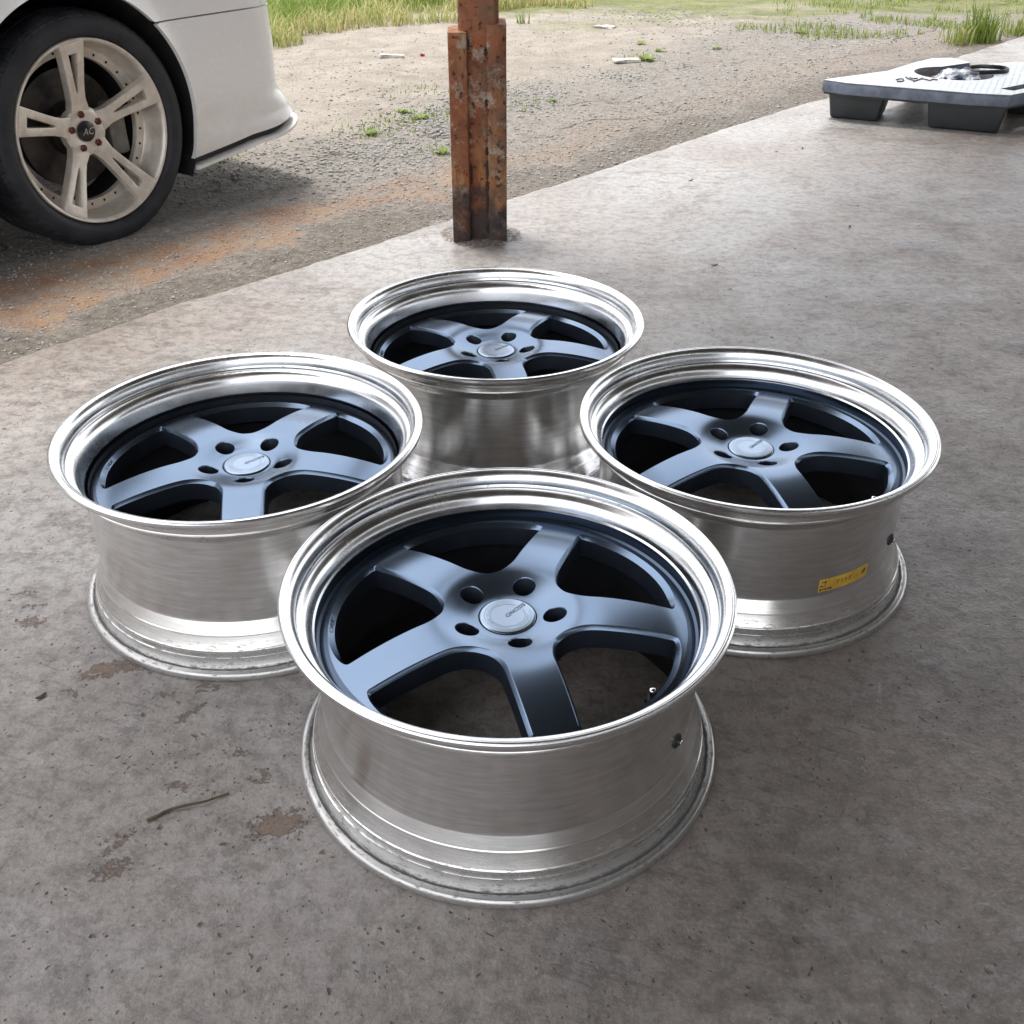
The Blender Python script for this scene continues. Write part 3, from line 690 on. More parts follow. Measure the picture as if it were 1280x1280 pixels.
def panel(name, p0, p1, zlo, zhi, dp=.012, dz=.012, arch=True, mat=None, parent=None, arcx=None):
    ax = ARC[0] if arcx is None else arcx
    nP = max(2, int((p1-p0)/dp)); nZ = max(2, int((.5)/dz)) if callable(zlo) else max(2, int((zhi-zlo)/dz))
    bm = bmesh.new(); G = {}
    for i in range(nP+1):
        for j in range(nZ+1):
            p = p0+(p1-p0)*i/nP; lo = zlo(p) if callable(zlo) else zlo; z = lo+(zhi-lo)*j/nZ
            G[i, j] = (p, z)
    def dist(q): return math.hypot(q[0]-ax, q[1]-ARC[2-1])
    keep = {}
    cells = []
    for i in range(nP):
        for j in range(nZ):
            q = [G[i, j], G[i+1, j], G[i+1, j+1], G[i, j+1]]
            if arch and sum(dist(c) < ARC[2] for c in q) >= 3: continue
            cells.append(((i, j), (i+1, j), (i+1, j+1), (i, j+1)))
    used = {k for c in cells for k in c}; vs = {}; par = {}
    for k in used:
        p, z = G[k]; d = dist((p, z))
        if arch and d < ARC[2]+dp*.55:
            nb = any((k[0]+a, k[1]+b) not in used and (k[0]+a, k[1]+b) in G for a in (-1, 0, 1) for b in (-1, 0, 1))
            if nb or d < ARC[2]:
                p, z = ax+(p-ax)*ARC[2]/d, ARC[1]+(z-ARC[1])*ARC[2]/d
        par[k] = (p, z); vs[k] = bm.verts.new(body(p, z) if arcx is None else bodyf(p, z))
    for c in cells: bm.faces.new([vs[k] for k in c])
    bmesh.ops.recalc_face_normals(bm, faces=bm.faces)
    # rolled return edge all round so that the panel has thickness
    be = [e for e in bm.edges if e.is_boundary]
    r = bmesh.ops.extrude_edge_only(bm, edges=be)
    for v in r['geom']:
        if isinstance(v, bmesh.types.BMVert):
            v.co += Vector((0, .016, 0)) if v.co.y < .3 else Vector((-.016, 0, 0))
    bmesh.ops.remove_doubles(bm, verts=bm.verts, dist=1e-5)
    bmesh.ops.recalc_face_normals(bm, faces=bm.faces)
    return link(name, bm_mesh(name, bm, mat or MAT['paint'], True, 42), None, parent or car)
bodyf = body
SEAM = .575
bmp = panel('rear_bumper', .20, 1.63, lambda p: zb(p)+.030, SEAM-.0022, arch=True)
panel('quarter_panel', -1.0, .700, SEAM+.0022, .98, arch=True)
panel('tail_panel', .704, 1.63, SEAM+.0022, .98, arch=False)
panel('side_skirt', -1.0, -.30, .18, SEAM-.0022, arch=True)
# lower splitter bar and a dark strip standing in for the shade above it
def strip(name, p0, p1, zo, hgt, out, mat, parent, n=70):
    V = []; m = 8
    for i in range(n+1):
        p = p0+(p1-p0)*i/n; z = zb(p)+zo
        a = body(p, max(.16, z+.03)); b = body(min(p+.01, 1.63), max(.16, z+.03)); c = body(p-.01, max(.16, z+.03)); d = (b-c); d.z = 0; d.normalize()
        nr_ = Vector((d.y, -d.x, 0))
        for k in range(m):
            t = 2*PI*k/m+PI/8; V.append(a*1+nr_*(out-.02+.03*math.copysign(abs(math.cos(t))**.5, math.cos(t)))+Vector((0, 0, z-a.z+hgt/2*(1+math.copysign(abs(math.sin(t))**.5, math.sin(t))))))
    F = [(i*m+k, (i+1)*m+k, (i+1)*m+(k+1) % m, i*m+(k+1) % m) for i in range(n) for k in range(m)] + [tuple(range(m)), tuple(reversed(range(n*m, (n+1)*m)))]
    return link(name, mesh(name, V, F, mat, True, 50), None, parent)
strip('splitter', .325, 1.6, -.006, .014, .004, MAT['paint'], bmp)
strip('splitter_gap_shade', .33, 1.6, .009, .026, -.022, MAT['liner'], bmp)
# wheel house liner, underbody and hidden rest of the shell
V, F = [], []; n = 40
for i in range(n+1):
    a = R(-29)+R(238)*i/n
    for y in (-.012, .34): V.append((ARC[0]+(ARC[2]+.004)*math.cos(a), y, ARC[1]+(ARC[2]+.004)*math.sin(a)))
F = [(2*i, 2*i+1, 2*i+3, 2*i+2) for i in range(n)]
wl = mesh('arch_liner', V, F, MAT['liner'], True); link('arch_liner', wl, None, car)
link('arch_back', mesh('arch_back', [(-.46, .34, .30), (.40, .34, .30), (.40, .34, .75), (-.46, .34, .75)], [(0,1,2,3)], MAT['liner'], False), None, car)
link('underbody', box_mesh('underbody', (-1.35, .87, .40), (4.3, 1.05, .36), MAT['liner'], bevel=.03), None, car)
link('boot_floor', box_mesh('boot_floor', (.58, .87, .40), (.42, 1.55, .30), MAT['liner'], bevel=.03), None, car)
def loft(name, secs, mat, sharp=40):   # sections: (x, [(y, z), ...])
    V, F = [], []; m = len(secs[0][1])
    for x, P in secs: V += [(x, y, z) for y, z in P]
    for i in range(len(secs)-1):
        for k in range(m): F.append((i*m+k, (i+1)*m+k, (i+1)*m+(k+1) % m, i*m+(k+1) % m))
    F += [tuple(reversed(range(m))), tuple(range((len(secs)-1)*m, len(secs)*m))]
    me = mesh(name, V, F, mat, True, sharp); bm = bmesh.new(); bm.from_mesh(me); bmesh.ops.recalc_face_normals(bm, faces=bm.faces); bm.to_mesh(me); bm.free(); me.shade_smooth(); me.set_sharp_from_angle(angle=R(sharp))
    return link(name, me, None, car)
def sec(w0, w1, zl, zh): return [(.87-w1, zl), (.87-w0, zl+(zh-zl)*.5), (.87-w0*.97, zh-.05), (.87-w0*.88, zh), (.87+w0*.88, zh), (.87+w0*.97, zh-.05), (.87+w0, zl+(zh-zl)*.5), (.87+w1, zl)]
loft('boot_deck', [(-.5, sec(.835, .80, .70, 1.05)), (.2, sec(.835, .80, .70, 1.03)), (.6, sec(.80, .76, .70, 1.01)), (.78, sec(.70, .66, .70, .985))], MAT['paint'])
loft('front_body', [(-3.45, sec(.60, .60, .25, .62)), (-3.25, sec(.82, .78, .2, .74)), (-2.9, sec(.87, .84, .2, .85)), (-1.9, sec(.885, .86, .2, .98)), (-.96, sec(.89, .87, .2, 1.02)), (-.5, sec(.85, .5, .60, 1.04))], MAT['paint'])
loft('cabin', [(-2.1, sec(.72, .80, .95, 1.0)), (-1.5, sec(.64, .78, .98, 1.36)), (-.8, sec(.63, .78, 1.0, 1.41)), (-.2, sec(.60, .76, 1.0, 1.36)), (.35, sec(.60, .72, .99, 1.05))], MAT['glass'])
loft('roof_panel', [(-1.55, sec(.60, .62, 1.33, 1.375)), (-.8, sec(.60, .62, 1.38, 1.43)), (-.2, sec(.57, .60, 1.33, 1.375))], MAT['paint'])
# car wheel: local frame with the axis along y, y = 0 the rim's outer plane
tyre_me = lathe('tyre', crom([(.2400, .018), (.2480, .004), (.2580, -.008), (.2720, -.013), (.2900, -.0105), (.3030, -.001), (.3110, .014), (.3150, .034)], 5) +
                [(.316, .060), (.310, .061), (.310, .068), (.316, .069), (.316, .108), (.309, .109), (.309, .119), (.316, .120), (.316, .160), (.310, .161), (.310, .168), (.316, .169), (.315, .196), (.308, .222), (.290, .238), (.262, .236), (.240, .215)], MAT['tyre'], 140, 'Y', sharp=35)
rimlip_me = lathe('rim_lip', crom([(.2440, .012), (.2465, .006), (.2462, .0), (.2440, -.003), (.2400, -.002), (.2360, .002), (.2335, .008), (.2320, .018)], 4)+[(.2290, .040), (.2240, .066), (.2200, .072), (.196, .074), (.1945, .078), (.1945, .090)], MAT['alloy'], 120, 'Y')
rimbar_me = lathe('rim_barrel', [(.1945, .088), (.212, .095), (.214, .21), (.236, .225)], MAT['liner'], 80, 'Y')
def car_spoke():
    bm = bmesh.new()
    rs = [.045, .060, .085, .11, .135, .16, .185, .205, .213, .226, .2385]
    def yf(r): return float(np.interp(r, [.04, .07, .12, .18, .238], [.045, .041, .029, .012, -.003]))
    def hw(r): return float(np.interp(r, [.04, .06, .085, .12, .18, .238], [.034, .029, .0240, .0255, .0325, .040]))
    def sl(r): return float(np.interp(r, [.105, .135, .185, .21], [.0015, .0055, .011, .014]))
    def quadstrip(sides):            # a rib given by (r, lo, hi) rows
        top = [[bm.verts.new((r, yf(r), lo)), bm.verts.new((r, yf(r), hi))] for r, lo, hi in sides]
        bot = [[bm.verts.new((r, yf(r)+.030, lo*1.0)), bm.verts.new((r, yf(r)+.030, hi*1.0))] for r, lo, hi in sides]
        n = len(sides)
        for i in range(n-1):
            bm.faces.new((top[i][0], top[i][1], top[i+1][1], top[i+1][0])); bm.faces.new((bot[i][0], bot[i+1][0], bot[i+1][1], bot[i][1]))
            for s in (0, 1): f = (top[i][s], top[i+1][s], bot[i+1][s], bot[i][s]); bm.faces.new(f)
        bm.faces.new((top[0][0], bot[0][0], bot[0][1], top[0][1])); bm.faces.new((top[-1][0], top[-1][1], bot[-1][1], bot[-1][0]))
    rib = [r for r in rs if .105 <= r <= .21]
    rib = [.105]+rib+[.21]
    # one continuous face with a slot: rows of four points
    rows = []
    for r in sorted(set(rs+[.105, .208])):
        w = hw(r); s_ = sl(r) if .105 <= r <= .21 else .0008
        rows.append((r, (-w, -s_, s_, w)))
    T = [[bm.verts.new((r, yf(r), z)) for z in zs_] for r, zs_ in rows]; Bt = [[bm.verts.new((r, yf(r)+.028, z*1.02)) for z in zs_] for r, zs_ in rows]
    n = len(rows); slot = lambda i: rows[i][0] >= .1049 and rows[i+1][0] <= .2081
    for i in range(n-1):
        for k in range(3):
            if k == 1 and slot(i):
                bm.faces.new((T[i][1], T[i+1][1], Bt[i+1][1], Bt[i][1])); bm.faces.new((T[i][2], Bt[i][2], Bt[i+1][2], T[i+1][2])); continue
            bm.faces.new((T[i][k], T[i][k+1], T[i+1][k+1], T[i+1][k])); bm.faces.new((Bt[i][k], Bt[i+1][k], Bt[i+1][k+1], Bt[i][k+1]))
        for k in (0, 3): bm.faces.new((T[i][k], T[i+1][k], Bt[i+1][k], Bt[i][k]))
    for i in range(n):
        if abs(rows[i][0]-.105) < 1e-6 or abs(rows[i][0]-.208) < 1e-6: bm.faces.new((T[i][1], T[i][2], Bt[i][2], Bt[i][1]))
    bm.faces.new([*T[0], *reversed(Bt[0])]); bm.faces.new([*T[-1], *reversed(Bt[-1])])
    bmesh.ops.recalc_face_normals(bm, faces=bm.faces)
    ed = [e for e in bm.edges if len(e.link_faces) == 2 and e.calc_face_angle(0) > R(50)]
    bmesh.ops.bevel(bm, geom=ed, offset=.0032, segments=2, affect='EDGES', profile=.6)
    return bm_mesh('car_spoke', bm, MAT['alloy'], True, 45)
cspoke_me = car_spoke()
chub_me = lathe('car_hub', [(0, .046), (.030, .046), (.036, .0435), (.050, .0425), (.060, .0435), (.066, .048), (.066, .075), (0, .075)], MAT['alloy'], 60, 'Y')
ccap_me = lathe('car_cap', [(0, .0385), (.024, .039), (.0275, .041), (.0285, .050)], MAT['capblack'], 40, 'Y')
lug_me = lathe('lug', [(0, .034), (.007, .0345), (.0095, .037), (.0105, .046), (.0105, .055)], MAT['lug'], 6, 'Y', sharp=25)
rivet_me = lathe('rivet', [(0, .0705), (.0028, .071), (.0040, .0725), (.0042, .075)], MAT['capblack'], 8, 'Y')
disc_me = lathe('brake_disc', [(.075, .118), (.160, .118), (.160, .142), (.075, .142), (.072, .095), (.03, .095)], MAT['brake'], 70, 'Y', sharp=30)
spoke_ang = [94.9, 20.6, -53.9, -122.0+1, 162.5]
def car_wheel(parent, x, y, full=True, flip=False):
    w = link('wheel', rimlip_me, None, parent, (x, y, TR))
    if flip: w.rotation_euler = (0, 0, PI)
    link('tyre', tyre_me, None, w); link('rim_barrel', rimbar_me, None, w)
    for a in spoke_ang:
        link('spoke', cspoke_me, None, w).rotation_euler = (0, -R(a), 0)
    link('hub', chub_me, None, w); link('center_cap', ccap_me, None, w); link('brake_disc', disc_me, None, w)
    if not full: return w
    for a in spoke_ang:
        r = .047; link('lug_nut', lug_me, None, w, (r*math.cos(R(a+4)), 0, r*math.sin(R(a+4))))
    for k in range(30):
        a = R(12*k+3); link('rivet', rivet_me, None, w, (.2075*math.cos(a), 0, .2075*math.sin(a)))
    cal = box_mesh('brake_caliper', (0, 0, 0), (.062, .085, .15), MAT['caliper'], bevel=.012)
    link('brake_caliper', cal, None, w, (.135, .122, -.02))
    tx = text_mesh('cap_text', 'AC', .026, MAT['white_print'], .0001, .35)
    for v in tx.vertices: v.co = (v.co.x-.017, .0378, v.co.y-.009)
    link('cap_lettering', tx, None, w)
    return w
car_wheel(car, 0, 0); car_wheel(car, -2.65, 0, False); car_wheel(car, 0, 1.74, False, True); car_wheel(car, -2.65, 1.74, False, True)

# ------------------------------------------------------------------ plastic-footed platform with tread plate top
def tp(t, p): return Vector((.9027*t+.4303*p, -.4303*t+.9027*p, 0))
PT = .150
org = tp(-.42, 5.0)
plat = empty('service_platform', org, math.atan2(-.4303, .9027), 'low dark plastic platform with pale tread plate top on the concrete', 'platform')
def L(t, p): return (t+.42, p-5.0)
def arc_hole():                     # round opening, open towards the back
    c = (-.335, 5.005); r = .158; P = []
    for k in range(33):
        a = R(66)-R(312)*k/32*1.0; P.append((c[0]+r*math.cos(a), c[1]+r*math.sin(a)))
    return P
outline = [(-.80,4.632), (-.70,4.600), (-.216,4.600), (-.089,4.622), (-.02,4.74), (.10,4.98), (.10,5.28), (.0,5.42), (-.12,5.42)]
hole = arc_hole()
outline += [(-.225, 5.30)] + hole + [(-.295, 5.31), (-.384,5.405), (-.46,5.36), (-.52,5.20), (-.594,4.945)]
slot = [(-.135,4.735), (-.085,4.715), (.035,4.945), (-.01,4.965)]
def in_poly(x, y, P):
    c = False; n = len(P)
    for i in range(n):
        (x1, y1), (x2, y2) = P[i], P[i-1]
        if (y1 > y) != (y2 > y) and x < (x2-x1)*(y-y1)/(y2-y1)+x1: c = not c
    return c
lo_ = [L(*q) for q in outline]; ls_ = [L(*q) for q in slot]
o = link('rim_band', flat_curve('rim_band', [lo_, ls_], .016, .006, MAT['edge'], 1), None, plat, (0, 0, PT-.026))
cx_ = sum(q[0] for q in lo_)/len(lo_)
top = flat_curve('tread_plate', [lo_, ls_], .0012, 0, MAT['plate'], 0)
tpl = link('tread_plate', top, None, plat, (0, 0, PT-.0022))
V, F = [], []
for i in range(-22, 24):
    for j in range(-20, 22):
        x, y = i*.024+.05, j*.024+(.012 if i % 2 else 0)
        if not in_poly(x, y, lo_) or in_poly(x, y, ls_): continue
        if any(not in_poly(x+a, y+b, lo_) for a, b in ((.014,0),(-.014,0),(0,.014),(0,-.014))): continue
        an = R(45) if (i+j) % 2 else R(-45); ca, sa = math.cos(an), math.sin(an); b = len(V)
        for dx, dy, z in ((-.009,0,0), (0,-.003,0), (.009,0,0), (0,.003,0), (0,0,.0016)): V.append((x+dx*ca-dy*sa, y+dx*sa+dy*ca, PT-.0011+z))
        F += [(b,b+1,b+4), (b+1,b+2,b+4), (b+2,b+3,b+4), (b+3,b,b+4)]
meta(link('tread_pattern', mesh('tread_pattern', V, F, MAT['plate'], True, 60), None, plat), kind='stuff')
def leg(t0, t1, p0, p1, tap=.02):
    bm = bmesh.new(); V = []
    q = [(t0,p0), (t1,p0), (t1,p1), (t0,p1)]; c = ((t0+t1)/2, (p0+p1)/2)
    for z, k in ((0, tap), (PT-.040, 0)):
        for a, b in q:
            x, y = L(a+(k if a < c[0] else -k), b+(k*.5 if b < c[1] else -k*.5)); V.append(bm.verts.new((x, y, z)))
    for f in ((3,2,1,0), (4,5,6,7), (0,1,5,4), (1,2,6,5), (2,3,7,6), (3,0,4,7)): bm.faces.new([V[i] for i in f])
    bmesh.ops.bevel(bm, geom=bm.edges[:], offset=.012, segments=3, affect='EDGES', profile=.5)
    return bm_mesh('foot', bm, MAT['plastic'], True, 40)
for a in ((-.775,-.545,4.64,4.85), (-.385,-.085,4.625,4.85), (-.55,-.43,5.12,5.33), (-.12,.07,5.05,5.36)):
    link('foot', leg(*a), None, plat)
link('underside', flat_curve('underside', [[(q[0]*.985, q[1]*.97) for q in lo_], ls_], .006, 0, MAT['plastic'], 0), None, plat, (0, 0, PT-.050))
# scrawled marks on the plate
def px(u, v): q = gnd(u, v, PT); d = q-org; c, s = math.cos(-plat.rotation_euler.z), math.sin(-plat.rotation_euler.z); return Vector((d.x*c-d.y*s, d.x*s+d.y*c, PT+.0014))
marks = [[(1120,100), (1124,99), (1129,99), (1130,101), (1126,102.3), (1121,102)], [(1132,96.5), (1136,99), (1141,100.5), (1143,101.8)], [(1137,97.5), (1142,98.5), (1147,98.2)], [(1142,102), (1148,100), (1153,98.2)], [(1150,98.5), (1157,99.5), (1162,101), (1166,99.2), (1172,100)]]
for k, s_ in enumerate(marks):
    link('scrawl', tube('scrawl', [px(*q) for q in s_], .0022, MAT['ink'], 6), None, plat)
# inside the opening
link('basin', lathe('basin', [(0, .096), (.165, .096), (.168, .100), (.168, .113), (.1665, .113), (.1655, .103), (0, .101)], MAT['plastic'], 48), None, plat, (L(-.335, 5.005)[0], L(-.335, 5.005)[1], 0))
tray = lathe('tray', [(0, .0205), (.150, .021), (.158, .026), (.163, .034), (.160, .034), (.153, .024), (0, .018)], MAT['cardboard'], 48)
wd = link('rusty_tray', tray, None, None, tp(-.335, 5.005)+Vector((0, 0, .0835))); meta(wd, 'rusty brown round tray standing inside the platform opening', 'tray')
def blob(name, mat, loc, sc_, seed, rough=.5, sub=4, fr=2.2):
    bm = bmesh.new(); bmesh.ops.create_icosphere(bm, subdivisions=sub, radius=1)
    for v in bm.verts:
        d = v.co.normalized(); k = 1+rough*mnoise.fractal(d*fr+Vector((seed, 0, 0)), .7, 2., 5)+.25*abs(mnoise.noise(d*fr*2.3+Vector((0, seed, 0))))
        v.co = d*k
        if v.co.z < -.5: v.co.z = -.5
        v.co = Vector((v.co.x*sc_[0], v.co.y*sc_[1], (v.co.z+.5)*sc_[2]))
    return link(name, bm_mesh(name, bm, mat, True, 60), None, None, loc)
meta(blob('plastic_bag', MAT['bag'], tp(-.315, 4.985)+Vector((0, 0, .1043)), (.090, .080, .040), 5., .30, 4, 1.5), 'crumpled white and navy plastic bag lying in the rusty tray', 'bag')
P = [gnd(1213, 84, PT+.006), gnd(1226, 83, PT+.010), gnd(1240, 83.5, PT+.012), gnd(1252, 84.5, PT+.008), gnd(1259, 86.5, PT+.005), gnd(1255, 89.5, PT+.005), gnd(1240, 90, PT+.006), gnd(1222, 90.5, PT+.007), gnd(1212, 88, PT+.006), gnd(1206, 86, PT+.004)]
cable = link('coiled_hose', tube('coiled_hose', crom([tuple(q) for q in P], 4), .0085, MAT['rubber'], 8)); meta(cable, 'thick black rubber hose bent into a loop on the tread plate', 'hose')

# ------------------------------------------------------------------ loose stones, grass, weeds, litter
ICO = None
def ico():
    bm = bmesh.new(); bmesh.ops.create_icosphere(bm, subdivisions=1, radius=1); bm.verts.ensure_lookup_table()
    v = np.array([x.co[:] for x in bm.verts]); f = np.array([[q.index for q in x.verts] for x in bm.faces]); bm.free(); return v, f
IV, IF = ico()
def gz(x, y): return ground_h(x, y)
def stones(name, pts, sizes, tints, label, cat):
    n = len(pts); k = len(IV)
    V = IV[None]*(1+rng.uniform(-.28, .28, (n, k, 1))); V = V*rng.uniform(.6, 1.15, (n, 1, 3))*np.array([1, 1, .62])
    a = rng.uniform(0, 2*PI, n); c, s = np.cos(a)[:, None], np.sin(a)[:, None]
    V = np.stack([V[..., 0]*c-V[..., 1]*s, V[..., 0]*s+V[..., 1]*c, V[..., 2]], -1)*np.array(sizes)[:, None, None]
    V += np.array(pts)[:, None, :]
    F = IF[None]+(np.arange(n)*k)[:, None, None]
    me = fast_mesh(name, V.reshape(-1, 3), F.reshape(-1, 3), MAT['stone'])
    at = me.attributes.new('tint', 'FLOAT', 'POINT'); at.data.foreach_set('value', np.repeat(np.array(tints, np.float32), k))
    return meta(link(name, me), label, cat, None, 'stuff')
def sd(s, D): return S2[0]*s+N2[0]*(EDGE+D), S2[1]*s+N2[1]*(EDGE+D)
pts, szs, tn = [], [], []
def scat(n, f, size, tint, sink=.25):
    for _ in range(n):
        x, y = f()
        if x*N2[0]+y*N2[1]-EDGE < .03: continue
        z = size(); pts.append((x, y, gz(x, y)+z*(.45-sink))); szs.append(z); tn.append(min(1, max(0, tint())))
U = random.uniform; G = random.gauss
def blobpx(u, v, su, sv_):
    def f():
        q = gnd(G(u, su), max(2, G(v, sv_)), -.04); return q.x, q.y
    return f
fine_ = lambda: .0022+.0035*random.random()**2
mid_ = lambda: .004+.007*random.random()**2.5
for u, v, su, sv_, nn_, sz in ((540,150,35,16,700,mid_), (490,185,45,14,420,mid_), (660,120,28,12,420,mid_), (770,92,30,5,160,mid_), (820,18,50,6,420,mid_), (890,28,40,8,160,mid_), (430,200,60,25,500,mid_), (720,215,120,25,350,mid_),
        (330,215,60,20,420,mid_), (1010,45,40,10,220,mid_), (1130,40,70,14,260,mid_), (880,60,100,22,260,mid_), (850,150,100,22,350,mid_), (980,90,80,16,240,mid_), (430,95,60,20,200,mid_)):
    scat(nn_, blobpx(u, v, su, sv_), sz, lambda: G(.5, .2))
scat(9000, lambda: sd(U(-.8, 5.2), abs(G(.0, .55))+.02), fine_, lambda: G(.45, .25))
scat(6500, lambda: sd(U(-.5, 7), U(.3, 3.2)), fine_, lambda: G(.65, .25))
scat(700, lambda: sd(U(-.5, 7), U(.1, 4.5)), mid_, lambda: G(.6, .25))
stones('gravel', pts, szs, tn, 'loose grey and tan gravel strewn over the dirt yard', 'gravel')

def blades(pts_, hts, tints, width=.0035, lean=.45):
    n = len(pts_); P0 = np.array(pts_); h = np.array(hts); a = rng.uniform(0, 2*PI, n); ln = rng.uniform(.1, 1, n)*lean
    d = np.stack([np.cos(a), np.sin(a), np.zeros(n)], 1); w = np.stack([-np.sin(a), np.cos(a), np.zeros(n)], 1)*(width*rng.uniform(.6, 1.4, n))[:, None]
    up = np.array([0, 0, 1.])
    p1 = P0+up*(h*.55)[:, None]+d*(h*ln*.3)[:, None]; p2 = P0+up*(h*(1-.25*ln))[:, None]+d*(h*ln)[:, None]
    V = np.stack([P0-w, P0+w, p1-w*.75, p1+w*.75, p2], 1).reshape(-1, 3); b = np.arange(n)*5
    F = np.concatenate([np.stack([b, b+1, b+3], 1), np.stack([b, b+3, b+2], 1), np.stack([b+2, b+3, b+4], 1)])
    return V, F, np.repeat(np.array(tints, np.float32), 5)
def grass_obj(name, pts_, hts, tints, width=.0035, lean=.45, parent=None):
    V, F, T = blades(pts_, hts, tints, width, lean); me = fast_mesh(name, V, F, MAT['grass'])
    at = me.attributes.new('tint', 'FLOAT', 'POINT'); at.data.foreach_set('value', T)
    return link(name, me, None, parent)
# the verge behind the car
gp, gh, gt = [], [], []
def verge_y(x): return float(np.interp(x, [-6, -1.7, -1.376, -1.168, -1.0, -.43, 0, .34, 1.0], [6.2, 6.35, 6.55, 6.9, 7.35, 7.55, 7.95, 8.3, 8.9]))+.12*mnoise.noise(Vector((x*3, 0, 0)))
cnt = 0
while cnt < 30000:
    x = U(-6.5, 1.0); d = abs(G(0, 1.3)) if random.random() < .75 else U(0, 4.5); y = verge_y(x)+d
    cl = mnoise.noise(Vector((x*2.3, y*2.3, 4)))
    if d < .8 and cl < -.15+(.8-d)*.35: cnt += .2; continue
    hg = U(.025, .105)*(1+.9*min(1, d/1.2))*(1+.6*cl); tint = (.85 if d < .85 else .28)+G(0, .2)-.2*cl
    gp.append((x, y, gz(x, y)-.005)); gh.append(hg); gt.append(min(1, max(0, tint))); cnt += 1
for _ in range(16000):               # the far field
    x = U(-9, 9); y = U(9.2, 15); gp.append((x, y, gz(x, y)-.01)); gh.append(U(.08, .28)); gt.append(min(1, max(0, G(.35, .25))))
meta(grass_obj('grass_verge', gp, gh, gt, .0042, .95), 'green and straw-coloured grass growing along the far side of the yard', 'grass', None, 'stuff')
gp, gh, gt = [], [], []
cnt = 0
while cnt < 9000:                    # thin short grass in the far right of the yard
    u, v = U(900, 1330), U(-12, 48)
    q = gnd(u, v, -.04); cl = mnoise.fractal(Vector((q.x*1.6, q.y*1.6, 8)), .8, 2., 4); cnt += 1
    if cl < .02+max(0, (1010-u)/400) or q.x*N2[0]+q.y*N2[1]-EDGE < .1: continue
    gp.append((q.x, q.y, gz(q.x, q.y)-.004)); gh.append(U(.018, .06)); gt.append(min(1, max(0, G(.42, .2))))
for u, v, n_, sp_ in ((530,142,160,.09), (500,150,120,.10), (462,163,120,.07), (556,185,80,.06), (800,72,60,.06), (540,112,80,.1), (650,130,60,.08), (1010,25,60,.15), (270,200,70,.07), (260,190,40,.05)):
    c = gnd(u, v, -.04)
    for _ in range(n_):
        x, y = G(c.x, sp_), G(c.y, sp_)
        if x*N2[0]+y*N2[1]-EDGE < .05: continue
        gp.append((x, y, gz(x, y)-.003)); gh.append(U(.008, .024)); gt.append(min(1, max(0, G(.2, .15))))
meta(grass_obj('sparse_grass', gp, gh, gt, .0030, .8), 'thin short green grass patches among the stones of the yard', 'grass', None, 'stuff')
def tuft(u, v, n_, hgt, sp_, label, tint=.25, name='grass_tuft', cat='grass tuft', group=None, lean=.7, width=.0035):
    c = gnd(u, v, -.03); z = gz(c.x, c.y); e = empty(name, (c.x, c.y, z-.002), 0, label, cat, group)
    P, Hh, T = [], [], []
    for _ in range(n_):
        P.append((G(0, sp_), G(0, sp_), -.002)); Hh.append(hgt*U(.45, 1.1)); T.append(min(1, max(0, G(tint, .15))))
    grass_obj('blades', P, Hh, T, width, lean, e); return e
tuft(1226, 54, 150, .24, .045, 'tall bright green grass tuft growing behind the tread plate platform', .22, width=.0045)
tuft(1198, 56, 90, .15, .05, 'straw and green grass tuft leaning beside the tall bright tuft', .6, lean=1.0)
tuft(1272, 46, 90, .15, .06, 'dull green grass tuft at the broken edge of the concrete', .5, lean=.9)
tuft(652, 25, 22, .10, .018, 'small spiky grass seedling growing on bare dirt behind the post', .2)
def weed(u, v, n_, s_, label):
    c = gnd(u, v, -.04); z = gz(c.x, c.y); e = empty('weed', (c.x, c.y, z), 0, label, 'weed', None)
    V, F, T = [], [], []
    for k in range(n_):
        a = 2*PI*k/n_+U(-.3, .3); l = s_*U(.6, 1.1); w = l*.22; el = U(.25, .8); d = Vector((math.cos(a), math.sin(a), 0)); p = Vector((-d.y, d.x, 0)); b = len(V)
        V += [Vector((0, 0, 0)), d*l*.5+p*w+Vector((0, 0, l*.5*el)), d*l+Vector((0, 0, l*.55*el)), d*l*.5-p*w+Vector((0, 0, l*.5*el)), d*l*.5+Vector((0, 0, l*.42*el))]
        F += [(b, b+1, b+4), (b+1, b+2, b+4), (b+2, b+3, b+4), (b+3, b, b+4)]
    me = mesh('leaves', V, F, MAT['grass'], True); at = me.attributes.new('tint', 'FLOAT', 'POINT'); at.data.foreach_set('value', [U(.05, .3) for _ in V])
    link('leaves', me, None, e); return e
weed(808, 74, 14, .07, 'leafy green weed growing beside a pale flat stone in the dirt yard')
weed(823, 64, 9, .045, 'small two-tone weed sprouting just behind the leafy weed')
weed(895, 61, 9, .05, 'lone low green weed on bare dirt in the middle of the yard')
weed(800, 56, 10, .05, 'flat pale green weed spreading behind the leafy weed')
weed(526, 146, 14, .05, 'bushy little weed growing out of the grey crushed stones beside the post')
weed(553, 188, 10, .045, 'small weed hugging the ground close to the foot of the rusty post')
weed(505, 138, 12, .05, 'low weed growing at the upper edge of the grey crushed stones')
weed(690, 128, 9, .04, 'tiny weed among grey stones on the yard side of the rusty post')
weed(1000, 40, 11, .06, 'low spreading weed at the border of the thin grass patch')
weed(464, 165, 10, .045, 'small weed between the car bumper and the crushed stones')

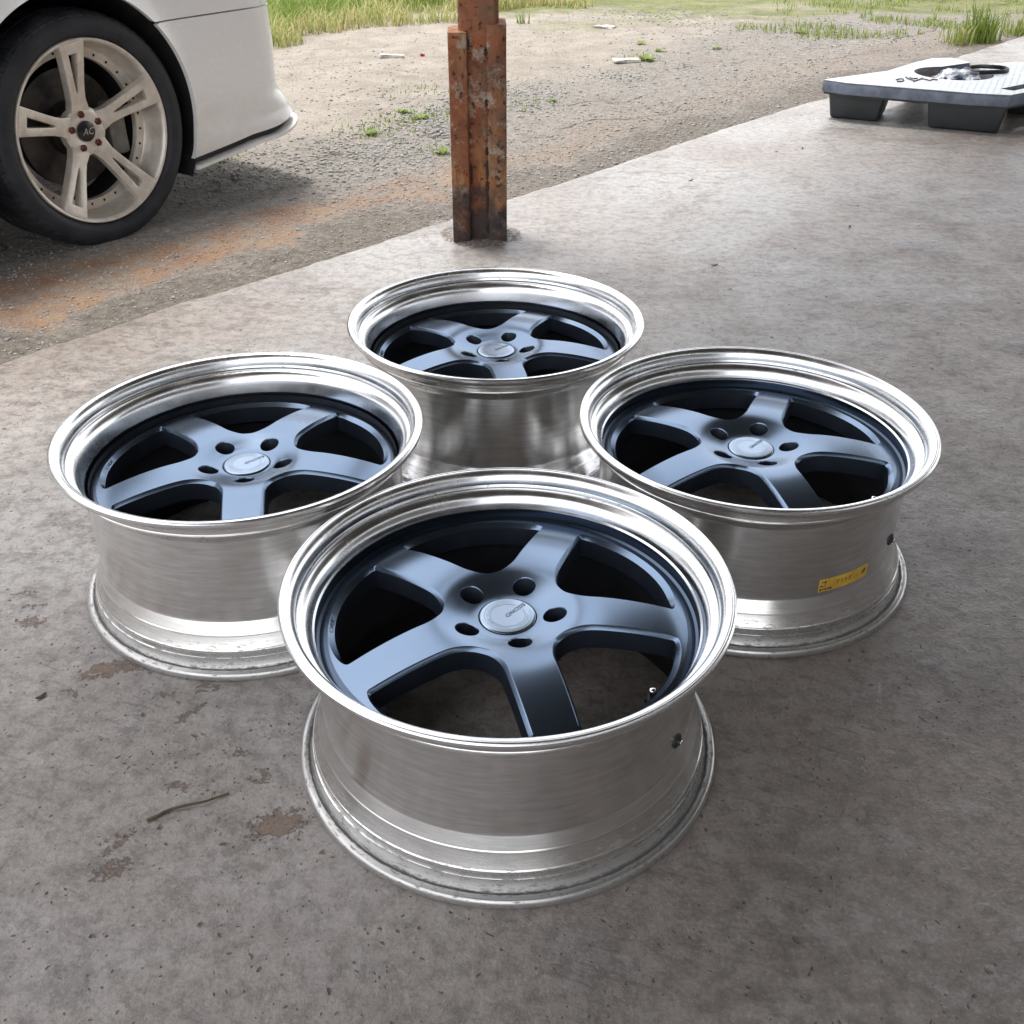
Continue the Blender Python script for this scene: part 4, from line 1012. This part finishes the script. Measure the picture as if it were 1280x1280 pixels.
def litter(name, u, v, z, size, rot, mat, label, cat, seed=1.):
    bm = bmesh.new(); add_box(bm, (0, 0, size[2]/2), size); bmesh.ops.subdivide_edges(bm, edges=bm.edges[:], cuts=3, use_grid_fill=True)
    for x in bm.verts:
        k = mnoise.noise(x.co*60+Vector((seed, 0, 0))); x.co += Vector((.12*size[0]*mnoise.noise(x.co*40+Vector((0, seed, 0))), .2*size[1]*k, abs(k)*size[2]*.8))
    c = gnd(u, v, z); zz = gz(c.x, c.y) if z < 0 else 0.
    o = link(name, bm_mesh(name, bm, mat, True, 40), None, None, (c.x, c.y, zz+.0005), R(rot)); return meta(o, label, cat)
b1 = litter('litter_strip', 490, 71, -.04, (.135, .035, .012), 4, MAT['litter'], 'torn white and dark plastic strip lying on the pale dirt', 'litter')
litter('red_scrap', 528, 68, -.04, (.022, .018, .012), 20, MAT['red'], 'tiny red plastic scrap lying on the pale dirt', 'litter', 4)
litter('plastic_scrap', 756, 33, -.04, (.12, .07, .01), -25, MAT['litter'], 'flat dirty white plastic scrap lying beside the far gravel heap', 'litter', 7)
litter('flat_stone', 783, 76, -.04, (.14, .06, .014), 8, MAT['litter'], 'pale flat broken stone beside the leafy weed', 'stone', 9)
# twig and small bits on the floor
tp_ = [(184,1027), (196,1022), (212,1014), (232,1010), (256,1005), (272,998), (287,993)]
meta(link('twig', tube('twig', crom([tuple(gnd(u, v)+Vector((0, 0, .0022+(.002 if k in (3, 4) else 0)))) for k, (u, v) in enumerate(tp_)], 4), [.0021-.00004*i for i in range(25)], MAT['twig'], 7)), 'thin dry brown twig lying on the concrete floor', 'twig')
bits = [(863,226,.020,20), (1003,186,.016,80), (1062,284,.016,70), (970,190,.014,10), (1072,258,.010,0), (52,872,.016,50), (893,332,.02,10)]
for k, (u, v, s_, an) in enumerate(bits):
    c = gnd(u, v); V = []
    for i in range(9):
        a = 2*PI*i/8; V.append((s_*.5*math.cos(a)*(1+.2*mnoise.noise(Vector((i, k, 0)))), s_*.22*math.sin(a), .001+.003*abs(math.cos(a)))) if i < 8 else V.append((0, 0, .0012))
    F = [(i, (i+1) % 8, 8) for i in range(8)]
    me = mesh('dead_leaf', V, F, MAT['leaf'], True)
    o = link('dead_leaf', me, None, None, (c.x, c.y, .0004), R(an)); md = o.modifiers.new('t', 'SOLIDIFY'); md.thickness = .0006
    meta(o, 'tiny dark dead leaf lying on the concrete floor', 'leaf', 'dead leaves on the concrete')
